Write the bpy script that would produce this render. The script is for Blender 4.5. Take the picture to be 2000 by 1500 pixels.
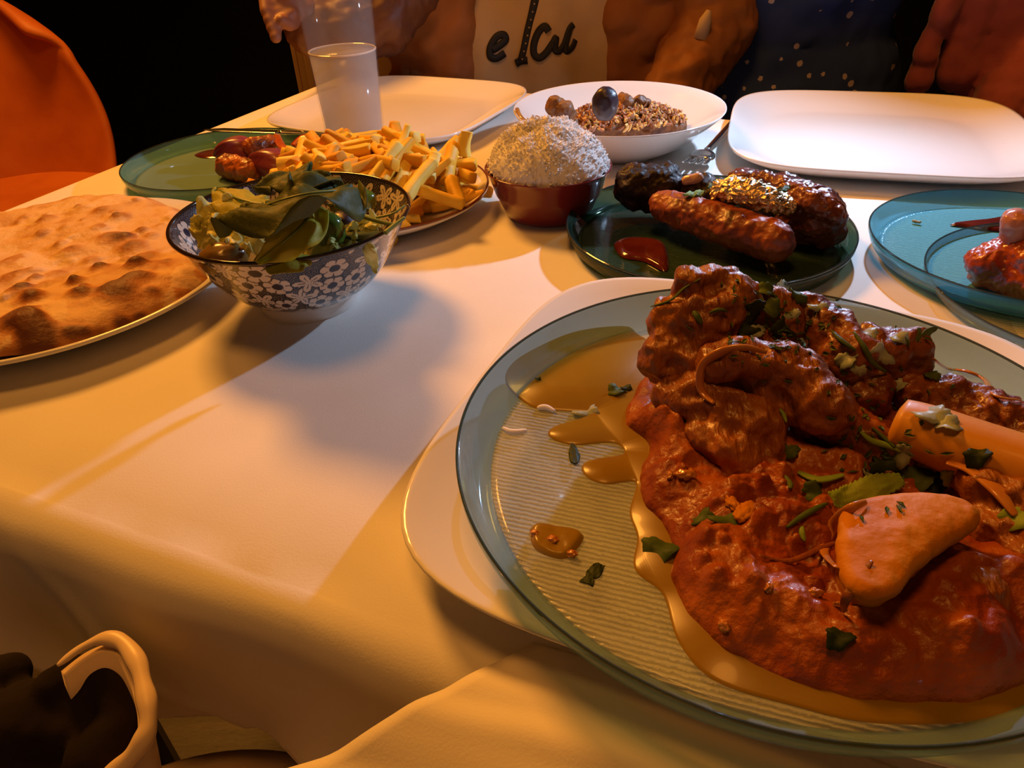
import bpy, bmesh, math, random
import numpy as np
from mathutils import Vector, Matrix, noise
S = bpy.context.scene
for o in list(bpy.data.objects): bpy.data.objects.remove(o)
C = S.collection
random.seed(7); rng = np.random.default_rng(7)
R = math.radians
# ------------------------------------------------------------------ camera
H0, PITCH, ROLL, F = 0.24128, 0.6077, -0.04639, 1429.5
FWD = Vector((0, math.cos(PITCH), -math.sin(PITCH))); UP0 = Vector((0, math.sin(PITCH), math.cos(PITCH))); RT0 = Vector((1, 0, 0))
RT = RT0 * math.cos(ROLL) + UP0 * math.sin(ROLL); UP = UP0 * math.cos(ROLL) - RT0 * math.sin(ROLL)
cd = bpy.data.cameras.new('camera'); cam = bpy.data.objects.new('camera', cd); C.objects.link(cam)
m3 = Matrix((RT, UP, -FWD)).transposed()
cam.matrix_world = Matrix.Translation((0, 0, H0)) @ m3.to_4x4()
cd.lens = F / 2000 * 36; cd.sensor_width = 36; cd.clip_start = .01
S.camera = cam
# ------------------------------------------------------------------ world, lights, exposure
w = bpy.data.worlds.new('world'); S.world = w; w.use_nodes = True
w.node_tree.nodes['Background'].inputs[0].default_value = (1.0, .46, .20, 1)
w.node_tree.nodes['Background'].inputs[1].default_value = .10
def area(name, loc, target, size, power, color):
    l = bpy.data.lights.new(name, 'AREA'); l.shape = 'DISK'; l.size = size; l.energy = power; l.color = color
    o = bpy.data.objects.new(name, l); C.objects.link(o); o.location = loc
    d = Vector(target) - Vector(loc); o.rotation_euler = d.to_track_quat('-Z', 'Y').to_euler(); return o
area('white_lamp', (.368, .777, .267), (.02, .35, 0), .018, 2.4, (.52, .70, 1.0))
area('warm_lamp_left', (-.75, 1.55, 1.35), (0, .5, 0), .45, 36, (1.0, .38, .05))
area('warm_lamp_overhead', (-.15, .22, 1.9), (-.1, .35, 0), .5, 10, (1.0, .37, .055))
S.view_settings.view_transform = 'Standard'; S.view_settings.look = 'None'; S.view_settings.gamma = 1
S.view_settings.use_curve_mapping = False; S.view_settings.exposure = 0.0

# ------------------------------------------------------------------ helpers
def ray(px, py): return RT * ((px - 1000) / F) - UP * ((py - 750) / F) + FWD
def W(px, py, z=0.0):
    d = ray(px, py); t = (z - H0) / d.z; return Vector((d.x * t, d.y * t, z))
def WY(px, py, Y):
    d = ray(px, py); t = Y / d.y; return Vector((d.x * t, Y, H0 + d.z * t))
def tag(o, label=None, cat=None, group=None, kind=None):
    if label: o['label'] = label
    if cat: o['category'] = cat
    if group: o['group'] = group
    if kind: o['kind'] = kind
    return o
def empty(name, loc, label, cat, group=None):
    o = bpy.data.objects.new(name, None); C.objects.link(o); o.location = loc; o.empty_display_size = .02
    return tag(o, label, cat, group)
def link(name, me, m, parent=None, smooth=True):
    o = bpy.data.objects.new(name, me); C.objects.link(o)
    if m: me.materials.append(m)
    if smooth: me.polygons.foreach_set('use_smooth', [True] * len(me.polygons))
    if parent: o.parent = parent; o.matrix_parent_inverse = Matrix.Translation(-parent.location) @ Matrix.Identity(4)
    return o
def pymesh(name, v, f):
    me = bpy.data.meshes.new(name); me.from_pydata([tuple(p) for p in v], [], f); me.update(); return me
def mk(name, v, f, m, parent=None, smooth=True): return link(name, pymesh(name, v, f), m, parent, smooth)
def fb(p, s, oc=3, off=0.0):
    return noise.fractal(Vector((p[0] * s + off, p[1] * s + off * .7, (p[2] if len(p) > 2 else 0) * s)), 1.0, 2.0, oc)
def lathe(prof, n=96, cx=0, cy=0, close=False):
    v = []; f = []
    for (r, z) in prof:
        for k in range(n):
            a = 2 * math.pi * k / n; v.append((cx + r * math.cos(a), cy + r * math.sin(a), z))
    m = len(prof)
    for i in range(m - 1):
        for k in range(n):
            k2 = (k + 1) % n; f.append((i * n + k, i * n + k2, (i + 1) * n + k2, (i + 1) * n + k))
    if close:
        for k in range(n):
            k2 = (k + 1) % n; f.append(((m - 1) * n + k, (m - 1) * n + k2, k2, k))
    else:
        f.append(tuple(range(n))[::-1]); f.append(tuple(range((m - 1) * n, m * n)))
    return v, f
def tube(pts, rad, n=8, flat=1.0, updir=None):
    pts = [Vector(p) for p in pts]; m = len(pts); v = []; f = []
    if not hasattr(rad, '__len__'): rad = [rad] * m
    prev = None
    for i, p in enumerate(pts):
        t = (pts[min(i + 1, m - 1)] - pts[max(i - 1, 0)]).normalized()
        if prev is None:
            u = Vector(updir) if updir else (Vector((0, 0, 1)) if abs(t.z) < .9 else Vector((1, 0, 0)))
        else: u = prev
        u = (u - t * u.dot(t)).normalized(); prev = u; s = t.cross(u)
        for k in range(n):
            a = 2 * math.pi * k / n; v.append(p + (u * math.cos(a) * flat + s * math.sin(a)) * rad[i])
    for i in range(m - 1):
        for k in range(n):
            k2 = (k + 1) % n; f.append((i * n + k, i * n + k2, (i + 1) * n + k2, (i + 1) * n + k))
    f.append(tuple(range(n))[::-1]); f.append(tuple(range((m - 1) * n, m * n)))
    return v, f
def spline(pts, n):
    pts = [Vector(p) for p in pts]; out = []; m = len(pts)
    for i in range(n):
        t = i / (n - 1) * (m - 1); k = min(int(t), m - 2); t -= k
        p0, p1, p2, p3 = pts[max(k - 1, 0)], pts[k], pts[k + 1], pts[min(k + 2, m - 1)]
        out.append(.5 * ((2 * p1) + (p2 - p0) * t + (2 * p0 - 5 * p1 + 4 * p2 - p3) * t * t + (3 * p1 - p0 - 3 * p2 + p3) * t ** 3))
    return out
def closed(pts, n):
    pts = [Vector(p) for p in pts]; out = []; m = len(pts)
    for i in range(n):
        t = i / n * m; k = int(t); t -= k
        p0, p1, p2, p3 = pts[k - 1], pts[k % m], pts[(k + 1) % m], pts[(k + 2) % m]
        out.append(.5 * ((2 * p1) + (p2 - p0) * t + (2 * p0 - 5 * p1 + 4 * p2 - p3) * t * t + (3 * p1 - p0 - 3 * p2 + p3) * t ** 3))
    return out
_bm = bmesh.new(); bmesh.ops.create_icosphere(_bm, subdivisions=2, radius=1)
ICO = np.array([v.co[:] for v in _bm.verts]); ICF = np.array([[v.index for v in f.verts] for f in _bm.faces]); _bm.free()
_tx = {}
def clouds(s, depth=2):
    k = (s, depth)
    if k not in _tx:
        t = bpy.data.textures.new('clouds', 'CLOUDS'); t.noise_scale = s; t.noise_depth = depth; _tx[k] = t
    return _tx[k]
def cells(s):
    if ('V', s) not in _tx:
        t = bpy.data.textures.new('cells', 'VORONOI'); t.noise_scale = s; t.distance_metric = 'DISTANCE'; _tx[('V', s)] = t
    return _tx[('V', s)]
def blob(name, segs, m, parent=None, vox=.0015, disp=((.01, .003),), smooth=6):
    """segs: (p0, r0, p1, r1) capsules or (p, r) balls, or (p,(rx,ry,rz)) ellipsoids, fused into one continuous surface"""
    V = []; Fc = []; b = 0
    for s in segs:
        if len(s) == 2: it = [(Vector(s[0]), s[1])]
        else:
            p0, r0, p1, r1 = Vector(s[0]), s[1], Vector(s[2]), s[3]
            k = max(2, int((p1 - p0).length / (min(r0, r1) * .45)) + 1)
            it = [(p0.lerp(p1, i / (k - 1)), r0 + (r1 - r0) * i / (k - 1)) for i in range(k)]
        for p, r in it:
            V.append(ICO * np.array(r) + np.array(p)); Fc.append(ICF + b); b += len(ICO)
    V = np.concatenate(V); Fc = np.concatenate(Fc)
    me = bpy.data.meshes.new(name); me.from_pydata(V.tolist(), [], Fc.tolist())
    o = link(name, me, m, parent, False)
    md = o.modifiers.new('remesh', 'REMESH'); md.mode = 'VOXEL'; md.voxel_size = vox; md.use_smooth_shade = True
    if smooth:
        sm = o.modifiers.new('smooth', 'SMOOTH'); sm.iterations = smooth; sm.factor = .5
    for dd in disp:
        sc, st = dd[-2:]
        d = o.modifiers.new('disp', 'DISPLACE'); d.texture = cells(sc) if dd[0] == 'V' else clouds(sc); d.strength = st; d.texture_coords = 'GLOBAL'; d.mid_level = .5
    return o
# ------------------------------------------------------------------ materials
def nt(name):
    m = bpy.data.materials.new(name); m.use_nodes = True; t = m.node_tree
    return m, t, t.nodes['Principled BSDF'], t.nodes['Material Output']
def N(t, typ, **k):
    n = t.nodes.new(typ)
    for a, b in k.items(): setattr(n, a, b)
    return n
def mat(name, c1, c2=None, scale=30, rough=.5, bump=0, bscale=None, bdist=.002, metal=0, coat=0, sss=0, spec=.5, thr=(.35, .65), stretch=None, c3=None, detail=4, sheen=0):
    m, t, b, o = nt(name)
    tc = N(t, 'ShaderNodeTexCoord'); mp = N(t, 'ShaderNodeMapping'); t.links.new(tc.outputs['Object'], mp.inputs[0])
    if stretch: mp.inputs['Scale'].default_value = stretch
    if c2:
        n = N(t, 'ShaderNodeTexNoise'); n.inputs['Scale'].default_value = scale; n.inputs['Detail'].default_value = detail
        t.links.new(mp.outputs[0], n.inputs['Vector'])
        r = N(t, 'ShaderNodeValToRGB'); r.color_ramp.elements[0].position = thr[0]; r.color_ramp.elements[1].position = thr[1]
        r.color_ramp.elements[0].color = (*c1, 1); r.color_ramp.elements[1].color = (*c2, 1)
        if c3:
            e = r.color_ramp.elements.new(thr[1] + .12); e.color = (*c3, 1)
        t.links.new(n.outputs['Fac'], r.inputs[0]); t.links.new(r.outputs[0], b.inputs['Base Color'])
    else: b.inputs['Base Color'].default_value = (*c1, 1)
    b.inputs['Roughness'].default_value = rough; b.inputs['Metallic'].default_value = metal
    b.inputs['Coat Weight'].default_value = coat; b.inputs['Coat Roughness'].default_value = .08
    b.inputs['Specular IOR Level'].default_value = spec
    if sheen: b.inputs['Sheen Weight'].default_value = sheen
    if sss:
        b.inputs['Subsurface Weight'].default_value = sss; b.inputs['Subsurface Radius'].default_value = (1, .5, .2); b.inputs['Subsurface Scale'].default_value = .004
    if bump:
        n2 = N(t, 'ShaderNodeTexNoise'); n2.inputs['Scale'].default_value = bscale or scale; n2.inputs['Detail'].default_value = 6
        t.links.new(mp.outputs[0], n2.inputs['Vector'])
        bp = N(t, 'ShaderNodeBump'); bp.inputs['Strength'].default_value = bump; bp.inputs['Distance'].default_value = bdist
        t.links.new(n2.outputs['Fac'], bp.inputs['Height']); t.links.new(bp.outputs[0], b.inputs['Normal'])
    return m
def attrmat(name, attr, rough=.5, bump=0, bscale=200, bdist=.001, coat=0, sss=0):
    m, t, b, o = nt(name); a = N(t, 'ShaderNodeAttribute', attribute_name=attr); t.links.new(a.outputs['Color'], b.inputs['Base Color'])
    b.inputs['Roughness'].default_value = rough; b.inputs['Coat Weight'].default_value = coat; b.inputs['Coat Roughness'].default_value = .06
    if bump:
        tc = N(t, 'ShaderNodeTexCoord'); n = N(t, 'ShaderNodeTexNoise'); n.inputs['Scale'].default_value = bscale; n.inputs['Detail'].default_value = 5
        t.links.new(tc.outputs['Object'], n.inputs['Vector']); bp = N(t, 'ShaderNodeBump'); bp.inputs['Strength'].default_value = bump; bp.inputs['Distance'].default_value = bdist
        t.links.new(n.outputs['Fac'], bp.inputs['Height']); t.links.new(bp.outputs[0], b.inputs['Normal'])
    return m
def setcol(me, cols):
    a = me.color_attributes.new('col', 'FLOAT_COLOR', 'POINT'); c = np.ones((len(me.vertices), 4), np.float32); c[:, :3] = cols
    a.data.foreach_set('color', c.ravel())
def glassy(name, tcol, dcol, dens, rough=.08, ribs=0, bump=.5, bdist=.0012, spark=0):
    """tinted glass: part of the light passes through tinted, part scatters in the textured body, gloss on top"""
    m, t, b, o = nt(name)
    b.inputs['Base Color'].default_value = (*dcol, 1); b.inputs['Roughness'].default_value = rough
    b.inputs['Coat Weight'].default_value = .6; b.inputs['Coat Roughness'].default_value = .05
    tr = N(t, 'ShaderNodeBsdfTransparent'); tr.inputs[0].default_value = (*tcol, 1)
    mx = N(t, 'ShaderNodeMixShader'); mx.inputs[0].default_value = dens
    t.links.new(tr.outputs[0], mx.inputs[1]); t.links.new(b.outputs[0], mx.inputs[2]); t.links.new(mx.outputs[0], o.inputs[0])
    if ribs:
        tc = N(t, 'ShaderNodeTexCoord')
        n = N(t, 'ShaderNodeTexNoise'); n.inputs['Scale'].default_value = 22; n.inputs['Detail'].default_value = 2; t.links.new(tc.outputs['Object'], n.inputs['Vector'])
        wv = N(t, 'ShaderNodeTexWave', wave_type='BANDS', bands_direction='Y'); wv.inputs['Scale'].default_value = ribs; wv.inputs['Distortion'].default_value = 2.0
        wv.inputs['Detail'].default_value = 3; wv.inputs['Detail Scale'].default_value = 2
        mp = N(t, 'ShaderNodeMapping'); mp.inputs['Rotation'].default_value = (0, 0, .35); t.links.new(tc.outputs['Object'], mp.inputs[0]); t.links.new(mp.outputs[0], wv.inputs['Vector'])
        n3 = N(t, 'ShaderNodeTexNoise'); n3.inputs['Scale'].default_value = 700; t.links.new(tc.outputs['Object'], n3.inputs['Vector'])
        ad = N(t, 'ShaderNodeMath', operation='MULTIPLY_ADD'); ad.inputs[1].default_value = .7
        t.links.new(n3.outputs['Fac'], ad.inputs[0]); t.links.new(wv.outputs['Fac'], ad.inputs[2])
        bp = N(t, 'ShaderNodeBump'); bp.inputs['Strength'].default_value = bump; bp.inputs['Distance'].default_value = bdist
        t.links.new(ad.outputs[0], bp.inputs['Height']); t.links.new(bp.outputs[0], b.inputs['Normal'])
        r = N(t, 'ShaderNodeValToRGB'); r.color_ramp.elements[0].color = (*[c * .62 for c in dcol], 1); r.color_ramp.elements[1].color = (*[min(1, c * 1.15) for c in dcol], 1)
        t.links.new(wv.outputs['Fac'], r.inputs[0]); t.links.new(r.outputs[0], b.inputs['Base Color'])
    return m
M = {}
M['cloth'] = mat('table_linen', (.78, .74, .68), (.82, .79, .73), 12, .85, .25, 900, .0004, sheen=.2)
M['napkin'] = mat('napkin_linen', (.80, .73, .62), (.84, .78, .68), 12, .85, .25, 900, .0004)
M['porcelain'] = mat('white_porcelain', (.86, .84, .80), None, rough=.12, coat=.5)
M['floor'] = mat('dark_floorboards', (.035, .022, .014), (.06, .04, .025), 6, .5, .3, 40, .002, stretch=(1, 12, 1))
M['wall'] = mat('dark_green_paint', (.006, .008, .004), (.009, .011, .006), 3, .9, spec=.1)
M['ceil'] = mat('dark_ceiling_paint', (.10, .08, .06), None, rough=.9)
M['cream_paint'] = mat('cream_paint', (.42, .27, .10), (.48, .32, .13), 8, .5)
M['orange'] = mat('orange_leather', (.50, .115, .008), (.58, .15, .012), 14, .55, .15, 300, .0006)
M['cream_shell'] = mat('cream_plastic', (.80, .62, .42), None, rough=.4, bump=.1, bscale=60)
M['black_cloth'] = mat('black_wool', (.010, .007, .007), (.018, .012, .010), 40, .95, .3, 500, .0006, spec=.15)
M['dark_metal'] = mat('dark_metal', (.03, .03, .03), None, rough=.4, metal=.8)

# ------------------------------------------------------------------ setting
FZ = -.75
def box(name, x0, y0, z0, x1, y1, z1, m, parent=None, bev=0):
    v = [(x, y, z) for x in (x0, x1) for y in (y0, y1) for z in (z0, z1)]
    f = [(0, 1, 3, 2), (4, 6, 7, 5), (0, 4, 5, 1), (2, 3, 7, 6), (0, 2, 6, 4), (1, 5, 7, 3)]
    o = mk(name, v, f, m, parent, False)
    if bev:
        b = o.modifiers.new('bev', 'BEVEL'); b.width = bev; b.segments = 3
    return o
fl = box('floor', -2.6, -1.4, FZ - .05, 2.6, 3.0, FZ, M['floor'], None); tag(fl, kind='structure')
wb = box('wall_back', -2.6, 3.0, FZ, 2.6, 3.1, 2.0, M['wall']); tag(wb, kind='structure')
wl = box('wall_left', -2.7, -1.4, FZ, -2.6, 3.1, 2.0, M['wall']); tag(wl, kind='structure')
wr = box('wall_right', 2.6, -1.4, FZ, 2.7, 3.1, 2.0, M['wall']); tag(wr, kind='structure')
ce = box('ceiling', -2.7, -1.4, 2.0, 2.7, 3.1, 2.05, M['ceil']); tag(ce, kind='structure')
# cream panelling behind the person in the puffer jacket
pa = WY(562, 60, 1.50); 
tr = box('trim_1', pa.x, 1.50, FZ, .15, 1.56, .25, M['cream_paint'], None, .004); tag(tr, kind='structure')
box('moulding', pa.x + .022, 1.490, FZ, pa.x + .034, 1.502, .25, M['cream_paint'], tr, .003)
box('moulding', pa.x, 1.494, FZ, pa.x + .008, 1.502, .25, M['cream_paint'], tr, .002)

# ------------------------------------------------------------------ table and cloth
Uv = Vector((.911, -.412, 0)); Vv = Vector((.412, .911, 0))
def UV(u, v, z=0.0): return Uv * u + Vv * v + Vector((0, 0, z))
UL, UR, VN = -.70, .95, .153
def vfar(u): return .99 if u < -.56 else (.99 + (u + .56) / .45 * (-.10) if u < -.11 else .89)
tb = empty('dining_table', UV(.1, .5, FZ), 'rectangular dining table hidden under the cream tablecloth', 'table')
c = [UV(UL + .01, VN + .012), UV(UR - .01, VN + .012), UV(UR - .01, .86), UV(-.11, .86), UV(-.56, .97), UV(UL + .01, .97)]
mk('tabletop', [p + Vector((0, 0, -.006)) for p in c] + [p + Vector((0, 0, -.03)) for p in c], [tuple(range(6)), tuple(range(6, 12))[::-1]] + [(i, i + 6, (i + 1) % 6 + 6, (i + 1) % 6) for i in range(6)], M['floor'], tb, False)
for (u, v) in ((UL + .08, VN + .1), (UR - .08, VN + .1), (UR - .08, .8), (UL + .08, .88)):
    p = UV(u, v); vv, ff = tube([(p.x, p.y, FZ), (p.x, p.y, -.03)], .025, 12); mk('leg', vv, ff, M['dark_metal'], tb)
def cloth():
    nu, nt_, nd = 300, 60, 46
    us = np.linspace(-.14, 1.12, nu)   # 0..1 along the table, outside = overhang
    V = []; f = []
    A = []
    for i in range(nu):
        s = us[i]
        if s < 0: u, ou = UL, s / .14 * .24
        elif s > 1: u, ou = UR, (s - 1) / .12 * .2
        else: u, ou = UL + (UR - UL) * s, 0
        A.append((u, ou))
    r = .022
    def arc(d):     # overhang distance -> outward, downward
        if d < r * 1.57: a = d / r; return r * math.sin(a), r * (1 - math.cos(a))
        e = d - r * 1.57; return r + e * .05, r + e
    rows = nt_ + nd + 14
    for (u, ou) in A:
        vf = vfar(u)
        # near overhang length: short on the left, longer on the right
        L = .134 if u < -.165 else (.134 + (u + .165) / .07 * .2 if u < -.095 else .334)
        for j in range(rows):
            if j < 14: ov = (14 - j) / 14 * .22; v = vf; sv = 1
            elif j < 14 + nt_: v = vf + (VN - vf) * (j - 14) / (nt_ - 1); ov = 0; sv = 0
            else: k = (j - 14 - nt_ + 1) / nd; ov = L * k ** 1.25; v = VN; sv = -1
            su = (-1 if ou < 0 else 1) if ou else 0
            d = math.hypot(ou, ov)
            if d < 1e-6:
                p = UV(u, v, .0)
                p.z += .0006 * fb(p, 9, 2) + .0004 * fb(p, 30, 2)
                near = max(0, 1 - (v - VN) / .05)
                p.z -= .006 * near * near
            else:
                out, dn = arc(d)
                du, dv = su * abs(ou) / d, sv * ov / d
                fold = 0
                if dn > .004:
                    q = min(1, dn / .16)
                    fold = q * (.014 * math.sin(u * 21 + 1.2 * dn * 10 + 1.5) + .008 * math.sin(u * 47 + dn * 25) + .006 * fb((u, dn), 9, 2))
                    # pressed diagonal crease
                    cr = (u + .26) - (dn - .09) * .9
                    fold += .006 * math.exp(-(cr / .007) ** 2) * q
                p = UV(u + du * (out + fold), v + dv * (out + fold), -dn - .006 * (1 if sv == -1 else 0))
            V.append(p)
    for i in range(nu - 1):
        for j in range(rows - 1):
            a = i * rows + j; f.append((a, a + 1, a + rows + 1, a + rows))
    return V, f
v, f = cloth(); tc_ = mk('tablecloth', v, f, M['cloth']); tag(tc_, 'cream linen tablecloth covering the table and hanging over its near edge', 'tablecloth')
so = tc_.modifiers.new('t', 'SOLIDIFY'); so.thickness = .0012; so.offset = -1
# cloth pulled forward over the lap, lower right
def lap():
    V = []; f = []; n, m = 110, 50
    L = spline([W(1045, 1262, -.004), W(900, 1328, .000), W(760, 1392, -.004), W(600, 1478, -.012), W(440, 1560, -.022), W(300, 1660, -.04)], m)
    for i in range(n):
        s = i / (n - 1)
        for j in range(m):
            t = j / (m - 1)
            top = UV(-.064 + s * .62, VN + .004, -.012)
            end = L[-1] + Uv * (s * .70) + Vector((0, 0, .02 * s))
            base = L[j] + (top - UV(-.064, VN + .004, -.012)) * 1.0 * (1 + .12 * t)
            ph = s * 7.5 - t * 1.6
            z = .010 * math.sin(ph * 2.2) * t + .006 * math.sin(ph * 5 + 1) * t * t + .004 * fb((s * 3, t * 2), 2, 2)
            V.append(base + Vector((0, 0, z)))
    for i in range(n - 1):
        for j in range(m - 1): a = i * m + j; f.append((a, a + m, a + m + 1, a + 1))
    return V, f
v, f = lap(); o = mk('napkin', v, f, M['napkin']); tag(o, 'cream cloth pulled forward over the lap below the big glass plate', 'napkin')
so = o.modifiers.new('t', 'SOLIDIFY'); so.thickness = .0015

# ------------------------------------------------------------------ plates
def square_plate(name, cu, rot, half, z0, rim, label, m=None):
    root = empty(name, (cu[0], cu[1], z0), label, 'plate', 'white square plates')
    def ring(s, z, n=128, e=4.2):
        out = []
        for k in range(n):
            a = 2 * math.pi * k / n; ca, sa = math.cos(a), math.sin(a)
            rr = s / (abs(ca) ** e + abs(sa) ** e) ** (1 / e)
            x, y = rr * ca, rr * sa
            out.append((x * math.cos(rot) - y * math.sin(rot), x * math.sin(rot) + y * math.cos(rot), z))
        return out
    h = half
    prof = [(.02, .0045), (h * .5, .0045), (h * .70, .0048), (h * .78, .0062), (h * .86, .011), (h * .94, rim * .8), (h * .985, rim * .97), (h, rim), (h * 1.004, rim - .0012), (h * .995, rim - .0035), (h * .93, rim * .55), (h * .84, .005), (h * .76, .0014), (h * .72, 0), (h * .68, 0), (h * .66, .0012), (.02, .0012)]
    v = []; n = 128
    for s, z in prof: v += ring(s, z, n)
    f = [(i * n + k, i * n + (k + 1) % n, (i + 1) * n + (k + 1) % n, (i + 1) * n + k) for i in range(len(prof) - 1) for k in range(n)]
    f.append(tuple(range(n))[::-1]); f.append(tuple(range((len(prof) - 1) * n, len(prof) * n)))
    me = pymesh('dish', v, f); o = bpy.data.objects.new('dish', me); C.objects.link(o); me.materials.append(m or M['porcelain']); o.parent = root
    me.polygons.foreach_set('use_smooth', [True] * len(me.polygons))
    return root
rot0 = math.atan2(-.412, .911)
square_plate('square_plate', (.1157, .2703), rot0, .144, 0, .020, 'white square plate under the big glass plate of lamb curry')
pa_ = Vector((-.118, .925))
square_plate('square_plate', pa_, rot0 - R(2), .132, 0, .020, 'empty white square plate behind the water glass at the far left')
square_plate('square_plate', (.378, .742), R(-18), .142, 0, .020, 'empty white square plate at the far right in front of the navy dress')

def glass_plate(cx, cy, Rr, z0, rim, label, mb, mr, group='coloured glass plates'):
    root = empty('glass_plate', (cx, cy, z0), label, 'plate', group)
    n = 160; b = Rr * .90
    prof = [(.004, .003), (b * .5, .003), (b * .97, .003), (b, .0034)]
    under = [(b * 1.0, .0), (b * .5, 0), (.004, 0)]
    v, f = lathe(prof + under, n); me = pymesh('base', v, f); o = bpy.data.objects.new('base', me); C.objects.link(o); me.materials.append(mb); o.parent = root
    me.polygons.foreach_set('use_smooth', [True] * len(me.polygons))
    rp = [(b, .0034), (b * 1.018, .0052), (Rr * .955, rim * .45), (Rr * .982, rim * .8), (Rr * .992, rim * .97), (Rr * .998, rim), (Rr * 1.004, rim * .97), (Rr * 1.002, rim * .8), (Rr * .975, rim * .38), (Rr * .94, .001), (b, 0)]
    v, f = lathe(rp, n, close=True); me = pymesh('rim', v, f); o = bpy.data.objects.new('rim', me); C.objects.link(o); me.materials.append(mr); o.parent = root
    me.polygons.foreach_set('use_smooth', [True] * len(me.polygons))
    v, f = tube([(Rr * math.cos(a), Rr * math.sin(a), rim) for a in np.linspace(0, 2 * math.pi, 161)], .0007, 6)
    me = pymesh('rim_edge', v, f); o = bpy.data.objects.new('rim_edge', me); C.objects.link(o); me.materials.append(M['edge']); o.parent = root
    return root
M['edge'] = glassy('dark_glass_edge', (.5, .6, .6), (.05, .07, .07), .6)
M['gbig'] = glassy('pale_ribbed_glass', (.88, .90, .86), (.62, .68, .64), .40, .2, ribs=130, bump=.5, bdist=.0008)
M['gbigr'] = glassy('pale_glass_rim', (.66, .82, .90), (.32, .50, .60), .34, .06)
M['ggreen'] = glassy('dark_green_glass', (.10, .22, .14), (.035, .075, .045), .75, .12, ribs=130, bump=.6, bdist=.0009)
M['ggreenr'] = glassy('dark_green_glass_rim', (.30, .40, .30), (.035, .075, .055), .35, .06)
M['gteal'] = glassy('teal_glass', (.40, .60, .56), (.20, .36, .34), .85, .25)
M['gtealr'] = glassy('teal_glass_rim', (.40, .68, .66), (.20, .42, .42), .5, .08)
M['gturq'] = glassy('turquoise_glass', (.30, .72, .86), (.15, .52, .66), .97, .2, ribs=140, bump=.4)
M['gturqr'] = glassy('turquoise_glass_rim', (.45, .80, .92), (.14, .50, .68), .5, .06)
BIG = (.112, .242); BZ = .0205
glass_plate(BIG[0], BIG[1], .1368, BZ, .0195, 'big pale blue glass plate holding the lamb curry in the foreground', M['gbig'], M['gbigr'])
glass_plate(.155, .527, .107, 0, .017, 'dark green glass plate holding the kebab and grilled meats', M['ggreen'], M['ggreenr'])
glass_plate(-.282, .753, .099, 0, .017, 'teal glass plate on the left with onion and chicken', M['gteal'], M['gtealr'])
glass_plate(.381, .408, .104, 0, .012, 'clear ribbed glass plate lying under the turquoise plate at right', M['gbig'], M['gbigr'])
glass_plate(.3590, .4665, .0975, .0045, .0150, 'bright turquoise glass plate at the right edge with a chicken wing', M['gturq'], M['gturqr'])
# round plates for fries and naan
def round_plate(cx, cy, Rr, rim, label, rimcol=None):
    root = empty('round_plate', (cx, cy, 0), label, 'plate')
    prof = [(.004, .005), (Rr * .62, .005), (Rr * .72, .0065), (Rr * .90, rim * .75), (Rr * .985, rim), (Rr, rim - .001), (Rr * .99, rim - .003), (Rr * .8, .006), (Rr * .66, .0), (Rr * .60, 0), (Rr * .58, .002), (.004, .002)]
    v, f = lathe(prof, 128); me = pymesh('dish', v, f); o = bpy.data.objects.new('dish', me); C.objects.link(o); me.materials.append(M['porcelain']); o.parent = root
    me.polygons.foreach_set('use_smooth', [True] * len(me.polygons))
    if rimcol:
        v, f = tube([(Rr * .992 * math.cos(a), Rr * .992 * math.sin(a), rim) for a in np.linspace(0, 2 * math.pi, 129)], .0011, 6)
        me = pymesh('rim_line', v, f); o = bpy.data.objects.new('rim_line', me); C.objects.link(o); me.materials.append(rimcol); o.parent = root
        tag(o, 'brown painted rim line')
    return root
M['brownrim'] = mat('brown_glaze', (.16, .04, .015), None, rough=.15, coat=.5)
round_plate(-.118, .632, .106, .020, 'white round plate with a brown rim heaped with fries', M['brownrim'])
round_plate(-.335, .495, .138, .021, 'white round plate under the naan bread on the left')

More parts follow.
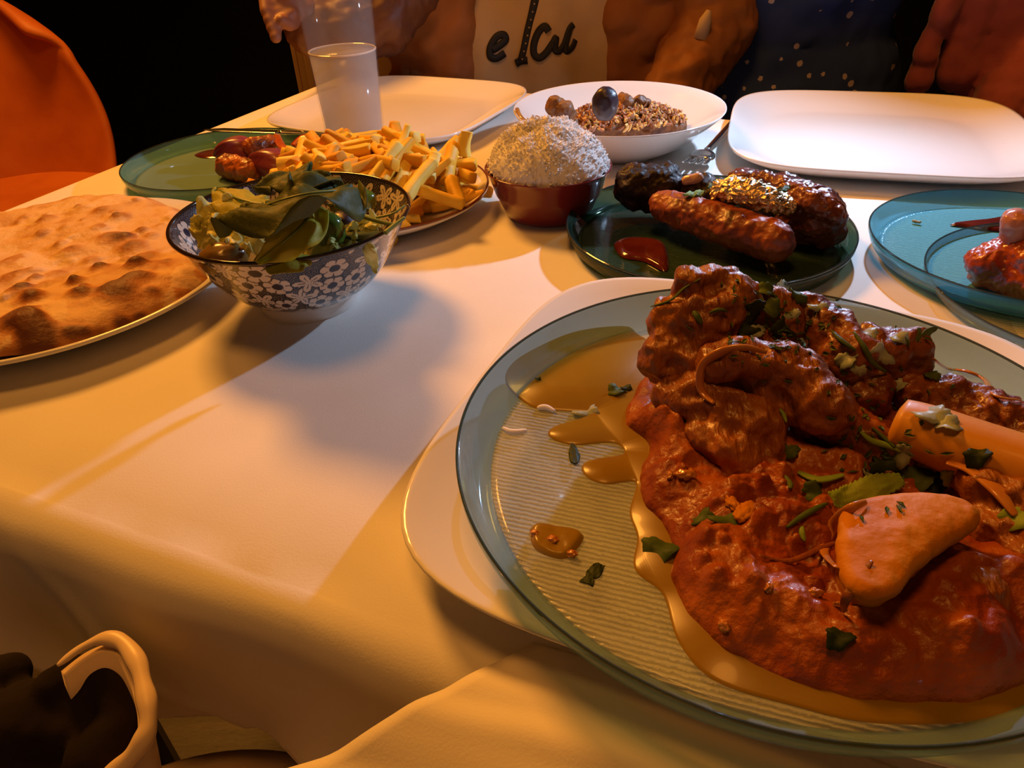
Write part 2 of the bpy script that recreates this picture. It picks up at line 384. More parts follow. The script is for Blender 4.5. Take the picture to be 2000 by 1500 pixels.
# ------------------------------------------------------------------ naan
def naan():
    pts = [W(x, y, .0225) for x, y in [(-300, 640), (-150, 690), (0, 690), (100, 673), (200, 641), (300, 598), (395, 545), (402, 500), (385, 440), (335, 402), (250, 393), (150, 389), (60, 402), (0, 413), (-150, 430), (-300, 480), (-380, 560)]]
    out = closed(pts, 200); cen = sum(out, Vector()) / len(out)
    nr, n = 110, 360; out = closed(pts, n)
    bub = []
    for (x, y, r, h) in [(215, 445, 30, 1), (250, 460, 26, .9), (128, 470, 22, .7), (85, 410, 18, .8), (75, 437, 14, .8), (258, 497, 18, 1.3), (265, 525, 22, 1.1), (225, 548, 32, 1.2), (150, 553, 22, 1), (30, 550, 24, 1.3), (55, 562, 18, 1.2), (30, 605, 32, 1.5), (60, 617, 24, 1.2), (45, 645, 36, 1.3), (230, 410, 18, .7), (270, 432, 12, .7), (185, 495, 12, .7), (290, 545, 12, .8), (310, 560, 16, .9), (260, 575, 12, .9), (222, 588, 13, 1), (150, 610, 10, .8), (125, 615, 12, .8), (180, 606, 10, .7), (100, 510, 20, .6), (60, 503, 14, .6), (350, 560, 22, .9), (360, 545, 14, .8), (330, 410, 14, .6), (190, 430, 16, .6), (20, 480, 22, .6), (10, 520, 24, .7), (145, 528, 14, .8), (235, 480, 10, .6), (310, 500, 14, .4), (270, 660, 10, .4)]:
        p = W(x, y, .036); bub.append((p.x, p.y, r / 1430 * .58, h * .85))
    for _ in range(90):
        a = random.random() * 6.28; q = out[int(a / 6.28 * n) % n]; t = math.sqrt(random.random()) * .95
        p = cen.lerp(q, t); bub.append((p.x, p.y, random.uniform(.003, .007), random.uniform(.1, .5)))
    B = np.array(bub)
    V = []; cols = []
    for side in (0, 1):
        for i in range(nr):
            t = ((i + .3) / (nr - .7)) ** .8
            for k in range(n):
                q = out[k]; j = 1 + .012 * fb((q.x, q.y), 45, 2)
                x = cen.x + (q.x - cen.x) * t * j; y = cen.y + (q.y - cen.y) * t * j
                dsq = (x - B[:, 0]) ** 2 + (y - B[:, 1]) ** 2 
                g = np.exp(-(dsq / (B[:, 2] ** 2)) ** 1.4) * B[:, 3]
                gs = min(float(g.sum()), 1.7)
                e = max(0, (t - .86) / .14); th = .0048 * math.sqrt(max(0, 1 - e * e))
                base = .0215 + .004 * fb((x, y), 11, 2) + .0018 * fb((x, y), 40, 3) - .006 * e * e + .003 * t
                rise = max(0, t - .55) * .0
                if side == 0:
                    z = base + th + gs * .0045 * (1 - e)
                    br = .04 + gs * .95 + .45 * fb((x, y), 60, 3) + .35 * max(0, e) + .20 * fb((x, y), 14, 2)
                    br = min(max(br, 0), 1.15)
                    c0 = np.array((.64, .37, .15)); c1 = np.array((.42, .15, .028)); c2 = np.array((.13, .032, .008))
                    cc = c0 + (c1 - c0) * min(1, br / .55) if br < .55 else c1 + (c2 - c1) * min(1, (br - .55) / .5)
                    if side == 0 and fb((x, y), 22, 2, 5.) > .15 and br < .4: cc = cc * .5 + np.array((.74, .54, .34)) * .5
                else: z = base - th * .4; cc = np.array((.30, .12, .035))
                V.append((x, y, z)); cols.append(cc)
    f = []
    for s in (0, 1):
        o = s * nr * n
        for i in range(nr - 1):
            for k in range(n):
                k2 = (k + 1) % n; q = (o + i * n + k, o + (i + 1) * n + k, o + (i + 1) * n + k2, o + i * n + k2); f.append(q if s == 0 else q[::-1])
        f.append(tuple(range(o, o + n)) if s == 0 else tuple(range(o, o + n))[::-1])
    for k in range(n):
        k2 = (k + 1) % n; a = (nr - 1) * n; f.append((a + k, nr * n + a + k, nr * n + a + k2, a + k2))
    me = pymesh('naan_bread', V, f); setcol(me, np.array(cols)); 
    return link('naan_bread', me, attrmat('baked_dough', 'col', .62, .5, 350, .0012))
tag(naan(), 'large blistered naan bread with brown bubbles lying on the left plate', 'bread')

# ------------------------------------------------------------------ patterned salad bowl
def bowl_pattern():
    cx, cy, RB = -.1395, .4635, .0772
    root = empty('salad_bowl', (cx, cy, 0), 'dark blue and cream flower patterned bowl full of salad', 'bowl')
    outp = [(.0345, .0), (.0352, .003), (.0358, .008), (.0375, .0105), (.0450, .0150), (.0530, .0225), (.0600, .0320), (.0665, .0440), (.0720, .0550), (.0760, .0630)]
    ox = spline([(r, z, 0) for r, z in outp], 150)
    arc = np.cumsum([0] + [(ox[i] - ox[i - 1]).length for i in range(1, 150)])
    n = 1100
    cr = np.array((.80, .70, .58)); dk = np.array((.022, .020, .038)); dk2 = np.array((.05, .035, .03))
    def paint(X, Y, seed, minY, maxY, width):
        col = np.zeros(X.shape + (3,)); col[:] = dk
        a = (X * .9 + Y) / .0021; b = (X * .9 - Y) / .0021
        lat = (np.abs(a - np.round(a)) < .10) | (np.abs(b - np.round(b)) < .10)
        col[lat] = cr * .30
        r_ = random.Random(seed); fl = []
        tries = 0
        while tries < 6000:
            tries += 1
            x, y = r_.uniform(0, width), r_.uniform(minY, maxY); 
            if all(min(abs(x - q[0]), width - abs(x - q[0])) ** 2 + (y - q[1]) ** 2 > .0142 ** 2 for q in fl): fl.append((x, y, r_.random() * 6.28, r_.random() < .5, r_.uniform(.0074, .0088)))
        for (x, y, ph, kind, rr) in fl:
            dx = (X - x + width / 2) % width - width / 2; dy = Y - y; d = np.hypot(dx, dy); th = np.arctan2(dy, dx) + ph
            msk = d < rr * 1.3
            if kind:
                bd = rr * (.74 + .26 * np.abs(np.cos(3 * th)) ** .6); gap = (np.abs(np.cos(3 * th)) < .20) & (d > rr * .52)
                pet = (d < bd) & ~gap; cen = (d < rr * .40); ringc = (d < rr * .47) & (d >= rr * .40)
                out_ = d < bd + .0009
                col[msk & out_] = dk; col[msk & pet] = cr; col[msk & cen] = dk * 1.6
            else:
                c5 = np.abs(np.cos(2.5 * th)); bd = rr * (.30 + .85 * c5 ** 1.1)
                pet = d < bd; line = (c5 > .985) & (d > rr * .12) & (d < rr * .75); out_ = d < bd + .0009
                col[msk & out_] = dk; col[msk & pet] = cr; col[msk & line] = dk
            # seed-like dots between flowers
        for _ in range(int(len(fl) * 1.1)):
            x, y = r_.uniform(0, width), r_.uniform(minY, maxY)
            if any((min(abs(x - q[0]), width - abs(x - q[0]))) ** 2 + (y - q[1]) ** 2 < .0095 ** 2 for q in fl): continue
            an = r_.random() * 3.14; dx = (X - x + width / 2) % width - width / 2; dy = Y - y
            e = ((dx * math.cos(an) + dy * math.sin(an)) / .0026) ** 2 + ((-dx * math.sin(an) + dy * math.cos(an)) / .0015) ** 2
            col[e < 1] = cr
        return col
    width = 2 * math.pi * .060
    X, Y = np.meshgrid(np.arange(n) / n * width, arc, indexing='ij')
    col = paint(X, Y, 3, .018, .088, width)
    col[Y < .0165] = (.82, .78, .72)
    col[Y > arc[-1] - .0015] = dk2
    V = np.zeros((n, 150, 3)); th = np.arange(n) / n * 2 * math.pi
    for j in range(150): V[:, j, 0] = ox[j].x * np.cos(th); V[:, j, 1] = ox[j].x * np.sin(th); V[:, j, 2] = ox[j].y
    idx = np.arange(n * 150).reshape(n, 150); nx = np.roll(idx, -1, 0)
    F_ = np.stack([idx[:, :-1], nx[:, :-1], nx[:, 1:], idx[:, 1:]], -1).reshape(-1, 4)
    me = pymesh('outside', V.reshape(-1, 3).tolist(), F_.tolist()); setcol(me, col.reshape(-1, 3))
    gl = attrmat('patterned_glaze', 'col', .12, coat=.7)
    o = bpy.data.objects.new('outside', me); C.objects.link(o); me.materials.append(gl); o.parent = root; me.polygons.foreach_set('use_smooth', [True] * len(me.polygons))
    inp = spline([(.0772, .0645, 0), (.0752, .0630, 0), (.0712, .0555, 0), (.0655, .0445, 0), (.058, .033, 0), (.046, .021, 0), (.03, .0145, 0), (.002, .013, 0)], 90)
    arc2 = np.cumsum([0] + [(inp[i] - inp[i - 1]).length for i in range(1, 90)])
    X, Y = np.meshgrid(np.arange(n) / n * width, arc2, indexing='ij'); col = paint(X, Y, 9, .008, .034, width); col[Y > .042] = (.8, .76, .7); col[Y < .002] = dk2
    V = np.zeros((n, 90, 3))
    for j in range(90): V[:, j, 0] = inp[j].x * np.cos(th); V[:, j, 1] = inp[j].x * np.sin(th); V[:, j, 2] = inp[j].y
    idx = np.arange(n * 90).reshape(n, 90); nx = np.roll(idx, -1, 0)
    F_ = np.stack([idx[:, :-1], nx[:, :-1], nx[:, 1:], idx[:, 1:]], -1).reshape(-1, 4)
    me = pymesh('inside', V.reshape(-1, 3).tolist(), F_.tolist()); setcol(me, col.reshape(-1, 3))
    o = bpy.data.objects.new('inside', me); C.objects.link(o); me.materials.append(gl); o.parent = root; me.polygons.foreach_set('use_smooth', [True] * len(me.polygons))
    v, f = tube([(.0768 * math.cos(a), .0768 * math.sin(a), .0642) for a in np.linspace(0, 2 * math.pi, 161)], .0014, 10)
    me = pymesh('rim', v, f); o = bpy.data.objects.new('rim', me); C.objects.link(o); me.materials.append(M['darkrim']); o.parent = root; me.polygons.foreach_set('use_smooth', [True] * len(me.polygons))
    tag(o, 'dark brown glazed rim')
M['darkrim'] = mat('dark_brown_glaze', (.03, .018, .012), None, rough=.1, coat=.8)
bowl_pattern()

# ------------------------------------------------------------------ leaves
def leafmat(name, c1, c2, vein=(.3, .4, .12), rough=.4):
    m = mat(name, c1, c2, 60, rough + .15, .6, 120, .0015, spec=.25); t = m.node_tree; b = t.nodes['Principled BSDF']; o = t.nodes['Material Output']
    tl = N(t, 'ShaderNodeBsdfTranslucent'); tl.inputs[0].default_value = (*[min(1, c * 1.6) for c in c2], 1)
    mx = N(t, 'ShaderNodeMixShader'); mx.inputs[0].default_value = .25; t.links.new(b.outputs[0], mx.inputs[1]); t.links.new(tl.outputs[0], mx.inputs[2]); t.links.new(mx.outputs[0], o.inputs[0])
    return m
M['spin'] = leafmat('spinach_green', (.060, .080, .012), (.105, .125, .022))
M['spin2'] = leafmat('spinach_yellow_green', (.34, .33, .03), (.50, .45, .05))
M['spin3'] = leafmat('yellow_leaf', (.50, .46, .04), (.62, .56, .07))
M['spin3'].node_tree.nodes['Mix Shader'].inputs[0].default_value = .35
M['lett'] = leafmat('lettuce', (.68, .66, .14), (.84, .80, .38), rough=.35)
M['cor'] = leafmat('coriander', (.055, .10, .015), (.11, .16, .03))
M['corl'] = leafmat('coriander_light', (.22, .34, .04), (.32, .42, .06))
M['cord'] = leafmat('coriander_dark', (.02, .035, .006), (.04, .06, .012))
M['stem'] = mat('green_stem', (.14, .20, .03), (.22, .28, .06), 50, .4)
def leafmesh(mid, width, droop=.15, ruff=.0, nseg=26, ncr=14, seed=0, lobes=None, up=(0, 0, 1), thick=.0006):
    """mid: midrib points; width: max half width; a real blade with thickness, arching across, ruffled"""
    P = spline(mid, nseg); V = []; f = []
    upv = Vector(up)
    for i, p in enumerate(P):
        t = i / (nseg - 1); T = (P[min(i + 1, nseg - 1)] - P[max(i - 1, 0)]).normalized(); sd = T.cross(upv).normalized(); nn = sd.cross(T).normalized()
        wd = width * (math.sin(math.pi * min(1, t ** .75 * .98 + .02)) ** .75) if lobes is None else width * lobes(t)
        wd = max(wd, .0004)
        for k in range(ncr):
            s = k / (ncr - 1) * 2 - 1
            q = p + sd * s * wd + nn * (-droop * abs(s) ** 1.6 * wd + ruff * math.sin(t * 17 + s * 5 + seed) * abs(s) ** 1.5 + ruff * .8 * noise.noise(Vector((t * 6, s * 2.5, seed * 3.1))))
            q += nn * (-.0006 * math.exp(-(s / .06) ** 2) + (width / .03) * .0011 * abs(math.sin((t * 5.5 - abs(s) * 1.3) * math.pi)) ** .6 * min(1, abs(s) * 4) * (1 if width > .008 else 0))
            V.append(q)
    for i in range(nseg - 1):
        for k in range(ncr - 1): a = i * ncr + k; f.append((a, a + 1, a + ncr + 1, a + ncr))
    return V, f
def leaf(name, mid, width, m, label, cat='leaf', group=None, stem=None, **k):
    v, f = leafmesh(mid, width, **k)
    root = empty(name, mid[0], label, cat, group) if stem else None
    o = mk('blade' if stem else name, v, f, m, root)
    so = o.modifiers.new('t', 'SOLIDIFY'); so.thickness = .0005
    if stem:
        v, f = tube(spline(stem, 12), [.0011 - .0005 * i / 11 for i in range(12)], 8); mk('stem', v, f, M['stem'], root)
        # raised midrib
        v, f = tube([p + Vector((0, 0, .0004)) for p in spline(mid, 16)], [.0009 * (1 - i / 17) for i in range(16)], 6); mk('midrib', v, f, M['stem'], root)
        return root
    return tag(o, label, cat, group)
# big spinach leaf on top: from (710,375) tip right ... to (460,430) left
leaf('spinach_leaf', [W(690, 372, .092), W(610, 378, .100), W(540, 395, .098), W(470, 425, .086), W(452, 438, .080)], .030, M['spin'], 'large dark spinach leaf lying on top of the salad bowl', stem=[W(690, 372, .092), W(650, 374, .094), W(610, 378, .098)], droop=.10, ruff=.0075, seed=1, nseg=40, ncr=22)
leaf('spinach_leaf', [W(650, 350, .090), W(600, 345, .098), W(550, 350, .096), W(500, 372, .090)], .020, M['spin'], 'dark spinach leaf behind the largest one, curling at its top edge', droop=.05, ruff=.0035, seed=2, nseg=36, ncr=20)
leaf('spinach_leaf', [W(515, 400, .080), W(480, 395, .080), W(450, 380, .080), W(425, 371, .078)], .017, M['spin2'], 'pointed olive green leaf reaching over the left side of the bowl', stem=[W(515, 400, .079), W(470, 390, .081), W(430, 372, .079)], droop=.2, ruff=.002, seed=3)
leaf('spinach_leaf', [W(613, 405, .082), W(590, 440, .082), W(550, 475, .076), W(500, 512, .066)], .0135, M['spin3'], 'yellow green folded leaf in the middle of the salad bowl', stem=[W(613, 405, .083), W(590, 440, .083), W(550, 475, .077)], droop=.10, ruff=.003, seed=4, nseg=36, ncr=18, up=(.1, -.9, 1))
leaf('spinach_leaf', [W(715, 410, .062), W(690, 395, .064), W(665, 392, .062), W(640, 400, .06)], .010, M['spin'], 'small dark leaf deep in the right of the salad bowl', droop=.2, ruff=.001, seed=5)
leaf('spinach_leaf', [W(745, 455, .060), W(705, 450, .062), W(680, 440, .06), W(660, 432, .058)], .011, M['spin'], 'small green leaf beside the stalks in the salad bowl', droop=.2, ruff=.001, seed=6)
leaf('spinach_leaf', [W(605, 500, .062), W(575, 497, .066), W(545, 512, .064), W(520, 522, .060)], .012, M['spin2'], 'pale green leaf at the front rim of the salad bowl', droop=.4, ruff=.001, seed=8)
# stalks
def stalk(pts, r, label, m=None):
    v, f = tube(spline(pts, 20), [r * (1 - .3 * i / 19) for i in range(20)], 8); tag(mk('spinach_stalk', v, f, m or M['stem']), label, 'stalk')
stalk([W(655, 402, .076), W(700, 420, .072), W(750, 435, .068), W(775, 440, .066)], .0016, 'long green stalk reaching to the right rim of the salad bowl')
stalk([W(735, 425, .066), W(765, 418, .068), W(790, 402, .070)], .0009, 'thin green stalk leaning on the inner right wall of the bowl')
stalk([W(615, 402, .078), W(640, 415, .076), W(665, 430, .072)], .0016, 'short green stalk beside the round green leaf in the salad')
stalk([W(752, 455, .066), W(770, 440, .068), W(790, 425, .070)], .0016, 'pale green stalk by the right rim of the salad bowl')
stalk([W(563, 440, .079), W(570, 465, .076), W(577, 483, .072)], .0012, 'short pale stalk sticking out over the yellow green leaf')
# cucumber / green tomato wedge, olives
def ell(name, c, r, m, label, cat, rot=(0, 0, 0), disp=.0004, group=None, sub=4):
    bm = bmesh.new(); bmesh.ops.create_icosphere(bm, subdivisions=sub, radius=1)
    mt = Matrix.LocRotScale(None, __import__('mathutils').Euler(rot), None)
    for v in bm.verts:
        q = Vector((v.co.x * r[0], v.co.y * r[1], v.co.z * r[2])); q += v.co * disp * 2 * noise.fractal(v.co * 2.2 + Vector(c) * 10, 1, 2, 3); v.co = mt @ q
    me = bpy.data.meshes.new(name); bm.to_mesh(me); bm.free()
    o = link(name, me, m); o.location = c
    return tag(o, label, cat, group)
M['green'] = mat('green_skin', (.07, .13, .012), (.15, .21, .025), 30, .2, coat=.4)
M['olive'] = mat('brown_olive', (.24, .14, .03), (.13, .07, .02), 40, .25, coat=.25)
M['olivedark'] = mat('purple_olive', (.018, .012, .020), (.04, .02, .030), 60, .38, .4, 200, .0008, coat=.08)
o = ell('lime_wedge', W(635, 462, .062), (.0125, .011, .0165), M['green'], 'glossy dark green rounded wedge in the middle right of the salad', 'vegetable', (.2, .3, .2), .0006)
ell('olive', W(437, 505, .058), (.0145, .011, .010), M['olive'], 'brown olive half at the front left rim of the salad bowl', 'olive', (0, 0, .2))
ell('olive', W(505, 455, .060), (.014, .012, .010), M['olive'], 'brown olive under the large spinach leaf in the bowl', 'olive', (0, .2, .9))
ell('olive', W(668, 440, .056), (.011, .010, .009), M['olivedark'], 'dark olive behind the stalks in the right of the salad', 'olive')
ell('olive', W(700, 392, .056), (.013, .010, .009), M['green'], 'small green olive near the back wall of the salad bowl', 'olive')
# lettuce: crumpled ruffled sheets
def crumple(name, c, size, m, label, cat, seed, tilt=(0, 0, 0), n=34, amp=.6, fold=1.0, parent=None):
    V = []; f = []; mt = __import__('mathutils').Euler(tilt).to_matrix(); c = Vector(c).lerp(Vector((-.1395, .4635, c[2] + .004)), .16); size *= .88
    for i in range(n):
        for j in range(n):
            a = i / (n - 1) * 2 - 1; b = j / (n - 1) * 2 - 1
            e = 1 + .10 * noise.fractal(Vector((math.cos(math.atan2(b, a)) * 2, math.sin(math.atan2(b, a)) * 2, seed)), 1, 2, 3)
            rr = math.hypot(a, b)
            x = a * math.sqrt(max(0, 1 - b * b / 2)) * e; y = b * math.sqrt(max(0, 1 - a * a / 2)) * e
            z = amp * (noise.fractal(Vector((x * 1.6 * fold, y * 1.6 * fold, seed)), 1, 2, 3) + .35 * rr * rr * math.sin(math.atan2(y, x) * 6 + seed))
            x += .22 * noise.noise(Vector((x * 2, y * 2, seed + 5))); y += .22 * noise.noise(Vector((x * 2, y * 2, seed + 9)))
            V.append(Vector(c) + mt @ (Vector((x, y, z)) * size))
    for i in range(n - 1):
        for j in range(n - 1): a = i * n + j; f.append((a, a + n, a + n + 1, a + 1))
    o = mk(name, V, f, m, parent); s = o.modifiers.new('t', 'SOLIDIFY'); s.thickness = .0006
    return tag(o, label, cat) if label else o
crumple('lettuce_leaf', W(400, 435, .070), .017, M['lett'], 'pale ruffled lettuce piece standing at the left rim of the salad', 'lettuce', 1.3, (.8, 0, .3))
crumple('lettuce_leaf', W(430, 462, .068), .016, M['lett'], 'bright yellow lettuce curl at the left of the salad bowl', 'lettuce', 2.9, (.5, .4, 0))
crumple('lettuce_leaf', W(375, 462, .066), .012, M['lett'], 'small yellow lettuce curl touching the left inner wall', 'lettuce', 4.4, (.7, -.3, .8), amp=.9)
crumple('lettuce_leaf', W(455, 478, .064), .015, M['lett'], 'yellow lettuce piece beside the brown olive half', 'lettuce', 5.1, (.3, .2, .5))
crumple('lettuce_leaf', W(405, 500, .056), .014, M['lett'], 'lettuce shred low at the front left of the bowl', 'lettuce', 6.6, (.2, -.3, .4))
crumple('lettuce_leaf', W(690, 468, .062), .014, M['lett'], 'whitish lettuce rib by the front right rim of the bowl', 'lettuce', 7.7, (.5, .1, .1), amp=.8)
crumple('lettuce_leaf', W(655, 490, .058), .016, M['lett'], 'pale lettuce piece under the green wedge', 'lettuce', 8.2, (.2, .1, .9))
crumple('lettuce_leaf', W(735, 455, .058), .014, M['lett'], 'lettuce piece at the right inner wall of the bowl', 'lettuce', 9.9, (.4, -.4, .1))
crumple('lettuce_leaf', W(600, 520, .052), .014, M['lett'], 'light green lettuce piece behind the front rim', 'lettuce', 11.5, (.1, .3, .1))
leaf('lettuce_shred', [W(718, 475, .068), W(722, 495, .062), W(728, 515, .052), W(736, 532, .044)], .0042, M['lett'], 'narrow lettuce shred hanging over the outside of the bowl rim', 'lettuce', droop=.3, ruff=.0015, seed=12, up=(0, -1, .3))
# dense bed filling the bowl below
for i, (x, y) in enumerate([(480, 440), (560, 440), (640, 430), (700, 430), (540, 480), (480, 490), (620, 480), (580, 420), (720, 460)]):
    crumple('salad_leaf', W(x, y, .048).lerp(Vector((-.1395, .4635, .046)), .35), .019, M['spin2'] if i % 2 else M['spin'], '%s leaf in the shaded bed of the salad, %s' % ('yellow green' if i % 2 else 'dark green', ('at the back left', 'at the back centre', 'right of centre', 'at the far right', 'at the front centre', 'at the front left', 'at the front right', 'behind the olives', 'by the right wall')[i]), 'leaf', 20 + i, (random.uniform(-.3, .3), random.uniform(-.3, .3), i), n=24)['group'] = 'leaves under the salad'

# ------------------------------------------------------------------ fries
M['fry'] = [mat('fried_potato_%s' % n, a, b, 55, .55, .3, 200, .0006, spec=.3) for n, a, b in (('golden', (.86, .46, .022), (.92, .58, .045)), ('pale', (.90, .64, .09), (.94, .74, .16)), ('brown', (.66, .28, .02), (.84, .46, .035)))]
def fry_mesh(L, wd, bend, tw, seed, tip):
    V = []; f = []; ns = 11; nc = 12; rr = random.Random(seed)
    for i in range(ns):
        t = [-1, -.985, -.9, -.6, -.3, 0, .3, .6, .9, .985, 1][i]
        s = wd * (1 - (.14 if abs(t) > .99 else 0)) * (1 - tip * max(0, t)) * (1 + .08 * rr.uniform(-1, 1))
        for k in range(nc):
            a = math.pi / 6 * k + math.pi / 12; c_, s_ = math.cos(a), math.sin(a); mm = (abs(c_) ** 6 + abs(s_) ** 6) ** (1 / 6); x, y = c_ / mm * s * .9, s_ / mm * s * .9
            a2 = tw * t; V.append((x * math.cos(a2) - y * math.sin(a2), x * math.sin(a2) + y * math.cos(a2) + bend * t * t, t * L))
    for i in range(ns - 1):
        for k in range(nc): k2 = (k + 1) % nc; f.append((i * nc + k, i * nc + k2, (i + 1) * nc + k2, (i + 1) * nc + k))
    f.append(tuple(range(nc))[::-1]); f.append(tuple(range((ns - 1) * nc, ns * nc)))
    me = pymesh('fry', V, f); me.polygons.foreach_set('use_smooth', [True] * len(me.polygons)); me.materials.append(M['fry'][seed % 3]); return me
FM = [fry_mesh(random.uniform(.016, .029), random.uniform(.0044, .0057), random.uniform(-.004, .005), random.uniform(-.4, .4), i, random.choice([0, 0, .3, .5])) for i in range(15)]
def fry(c, d, me, label, group):
    o = bpy.data.objects.new('fry', me); C.objects.link(o); o.location = c
    q = Vector(d).to_track_quat('Z', 'Y'); o.rotation_mode = 'QUATERNION'; o.rotation_quaternion = q @ __import__('mathutils').Quaternion((0, 0, 1), random.random() * 3)
    tag(o, label, 'fry', group)
def hz(x, y):   # heap height above the plate
    a = ((x + .118) / .098) ** 2 + ((y - .637) / .080) ** 2; return max(0, 1 - a)
cnt = 0
for lay in range(4):
    for _ in range(120):
        x = random.uniform(-.215, -.022); y = random.uniform(.555, .725); h = hz(x, y)
        if h < .08 + .18 * lay: continue
        z = .014 + lay * .0135 * (.6 + .4 * h)
        a = random.uniform(0, math.pi); el = random.uniform(-.35, .45)
        fry((x, y, z), (math.cos(a) * math.cos(el), math.sin(a) * math.cos(el), math.sin(el)), FM[(cnt * 7) % 15], '%s fry %s, %s of the heap' % (('golden', 'pale', 'browned')[((cnt * 7) % 15) % 3], ('buried at the bottom', 'lying low', 'lying high', 'on the very top')[lay], 'left third beside the onion' if x < -.15 else 'right third beside the rice bowl' if x < 0 and x > -.08 else 'middle third'), 'fries heaped on the plate'); cnt += 1
big = fry_mesh(.026, .0055, .002, .1, 31, .1)
def fry2(p0, z0, p1, z1, wd, label, s=1):
    a, b = W(p0[0], p0[1], z0), W(p1[0], p1[1], z1); L = (b - a).length / 2
    fry((a + b) / 2, b - a, fry_mesh(L, wd, random.uniform(-.001, .002), .1, s, .1), label, 'fries heaped on the plate')
fry2((903, 305), .040, (909, 256), .060, .0060, 'tall pale fry standing upright at the right end of the heap', 31)
fry2((870, 355), .030, (886, 282), .050, .0056, 'long upright fry just left of the tallest one', 30)
fry2((815, 370), .034, (905, 400), .024, .0056, 'long fry lying low at the right front of the heap', 30)
fry2((858, 325), .034, (930, 322), .036, .0056, 'fry lying crosswise below the tallest upright fry', 30)
fry2((838, 352), .034, (850, 305), .046, .0058, 'thick upright fry with a pale cut face near the right', 31)
fry2((632, 345), .040, (628, 290), .056, .0056, 'upright fry standing behind the spinach leaf', 31)
fry2((580, 345), .036, (598, 295), .050, .0058, 'fry standing at the left beside the red onion', 30)
fry2((655, 300), .046, (685, 262), .060, .0052, 'fry pointing up at the top of the heap below the glass', 31)
fry2((650, 305), .050, (722, 292), .054, .0060, 'long horizontal fry at the top left of the heap', 30)
fry2((560, 300), .030, (610, 310), .034, .0060, 'square ended fry touching the chicken on the teal plate', 30)
fry2((720, 335), .044, (770, 270), .052, .0055, 'slanting fry in the upper middle of the heap', 31)
fry2((775, 375), .034, (800, 300), .050, .0052, 'long slanting fry in the middle of the heap', 31)
fry2((790, 385), .034, (845, 315), .050, .0053, 'long pale fry slanting up to the right', 31)
fry2((875, 330), .030, (925, 345), .030, .0055, 'short fry at the far right rim of the plate', 30)
fry2((895, 395), .022, (880, 350), .034, .0058, 'stubby fry leaning at the lower right', 30)
fry2((640, 272), .052, (700, 275), .056, .0052, 'fry lying along the back crest of the heap', 30)
fry2((760, 275), .050, (830, 272), .050, .0050, 'long fry along the back crest right of the glass', 30)
fry2((700, 355), .042, (735, 330), .046, .0056, 'short thick fry in the centre behind the bowl rim', 30)

# ------------------------------------------------------------------ rice
def rice_grains(name, pts_fn, n, m, label, cat, L=.0042, r=.00078):
    base = []; fc = []
    ns, nc = 5, 5
    for i in range(ns):
        t = i / (ns - 1) * 2 - 1; rr = r * (.35 + .65 * math.sqrt(max(0, 1 - t * t)))
        for k in range(nc): a = 2 * math.pi * k / nc; base.append((rr * math.cos(a), rr * math.sin(a) + .0004 * t * t, t * L))
    for i in range(ns - 1):
        for k in range(nc): k2 = (k + 1) % nc; fc.append((i * nc + k, i * nc + k2, (i + 1) * nc + k2, (i + 1) * nc + k))
    base = np.array(base); fc = np.array(fc); V = []; Fc = []
    for i in range(n):
        p, nrm = pts_fn()
        d = Vector(nrm).normalized() * random.uniform(-.1, .5) + Vector((random.gauss(0, 1), random.gauss(0, 1), random.gauss(0, 1))) * .6
        q = d.to_track_quat('Z', 'Y').to_matrix(); V.append(base * random.uniform(.75, 1.15) @ np.array(q).T + np.array(p)); Fc.append(fc[:, ::-1] + i * len(base))
    me = bpy.data.meshes.new(name); me.from_pydata(np.concatenate(V).tolist(), [], np.concatenate(Fc).tolist()); return me
M['rice'] = leafmat('steamed_rice', (.97, .95, .92), (.97, .95, .92), rough=.6)
M['rice'].node_tree.nodes['Mix Shader'].inputs[0].default_value = .25
M['rice'].node_tree.nodes['Bump'].inputs['Strength'].default_value = 0
M['rice'].node_tree.nodes['Principled BSDF'].inputs['Specular IOR Level'].default_value = .15
M['maroon'] = mat('maroon_glaze', (.16, .014, .018), (.20, .018, .022), 20, .14, coat=.7)
RC = (.0385, .604)
rb = empty('rice_bowl', (RC[0], RC[1], 0), 'small maroon ceramic bowl heaped with white rice', 'bowl')
v, f = lathe([(.002, 0), (.033, 0), (.036, .0015), (.039, .008), (.0435, .018), (.0452, .0205), (.0458, .023), (.0500, .036), (.0525, .0405), (.0532, .0412), (.0525, .0418), (.0505, .0405), (.045, .024), (.036, .008), (.002, .006)], 96)
me = pymesh('dish', v, f); o = bpy.data.objects.new('dish', me); C.objects.link(o); me.materials.append(M['maroon']); o.parent = rb; me.polygons.foreach_set('use_smooth', [True] * len(me.polygons))
RP = W(1075, 262, .075)
def rp():
    a = random.random() * 6.283; rr = math.sqrt(random.random()); x = RC[0] + .0490 * rr * math.cos(a); y = RC[1] + .0490 * rr * math.sin(a)
    h = .0390 + .034 * (1 - rr ** 2.2) ** .60 * (1 + .14 * fb((x, y), 40, 3)) + .003 * math.exp(-(rr / .35) ** 2) + .0035 * fb((x, y), 90, 2)
    return (x, y, h - abs(random.gauss(0, .0008)) + .0002), (math.cos(a) * rr * .8, math.sin(a) * rr * .8, .7)
v, f = [], []
nR = 40; nA = 72
for i in range(nR):
    rr = i / (nR - 1)
    for k in range(nA):
        a = 2 * math.pi * k / nA; x = RC[0] + .0500 * rr * math.cos(a); y = RC[1] + .0500 * rr * math.sin(a); v.append((x, y, .0011 + .0390 + .0338 * (1 - rr ** 2.2) ** .60 * (1 + .14 * fb((x, y), 40, 3)) + .003 * math.exp(-(rr / .35) ** 2) + .0035 * fb((x, y), 90, 2)))
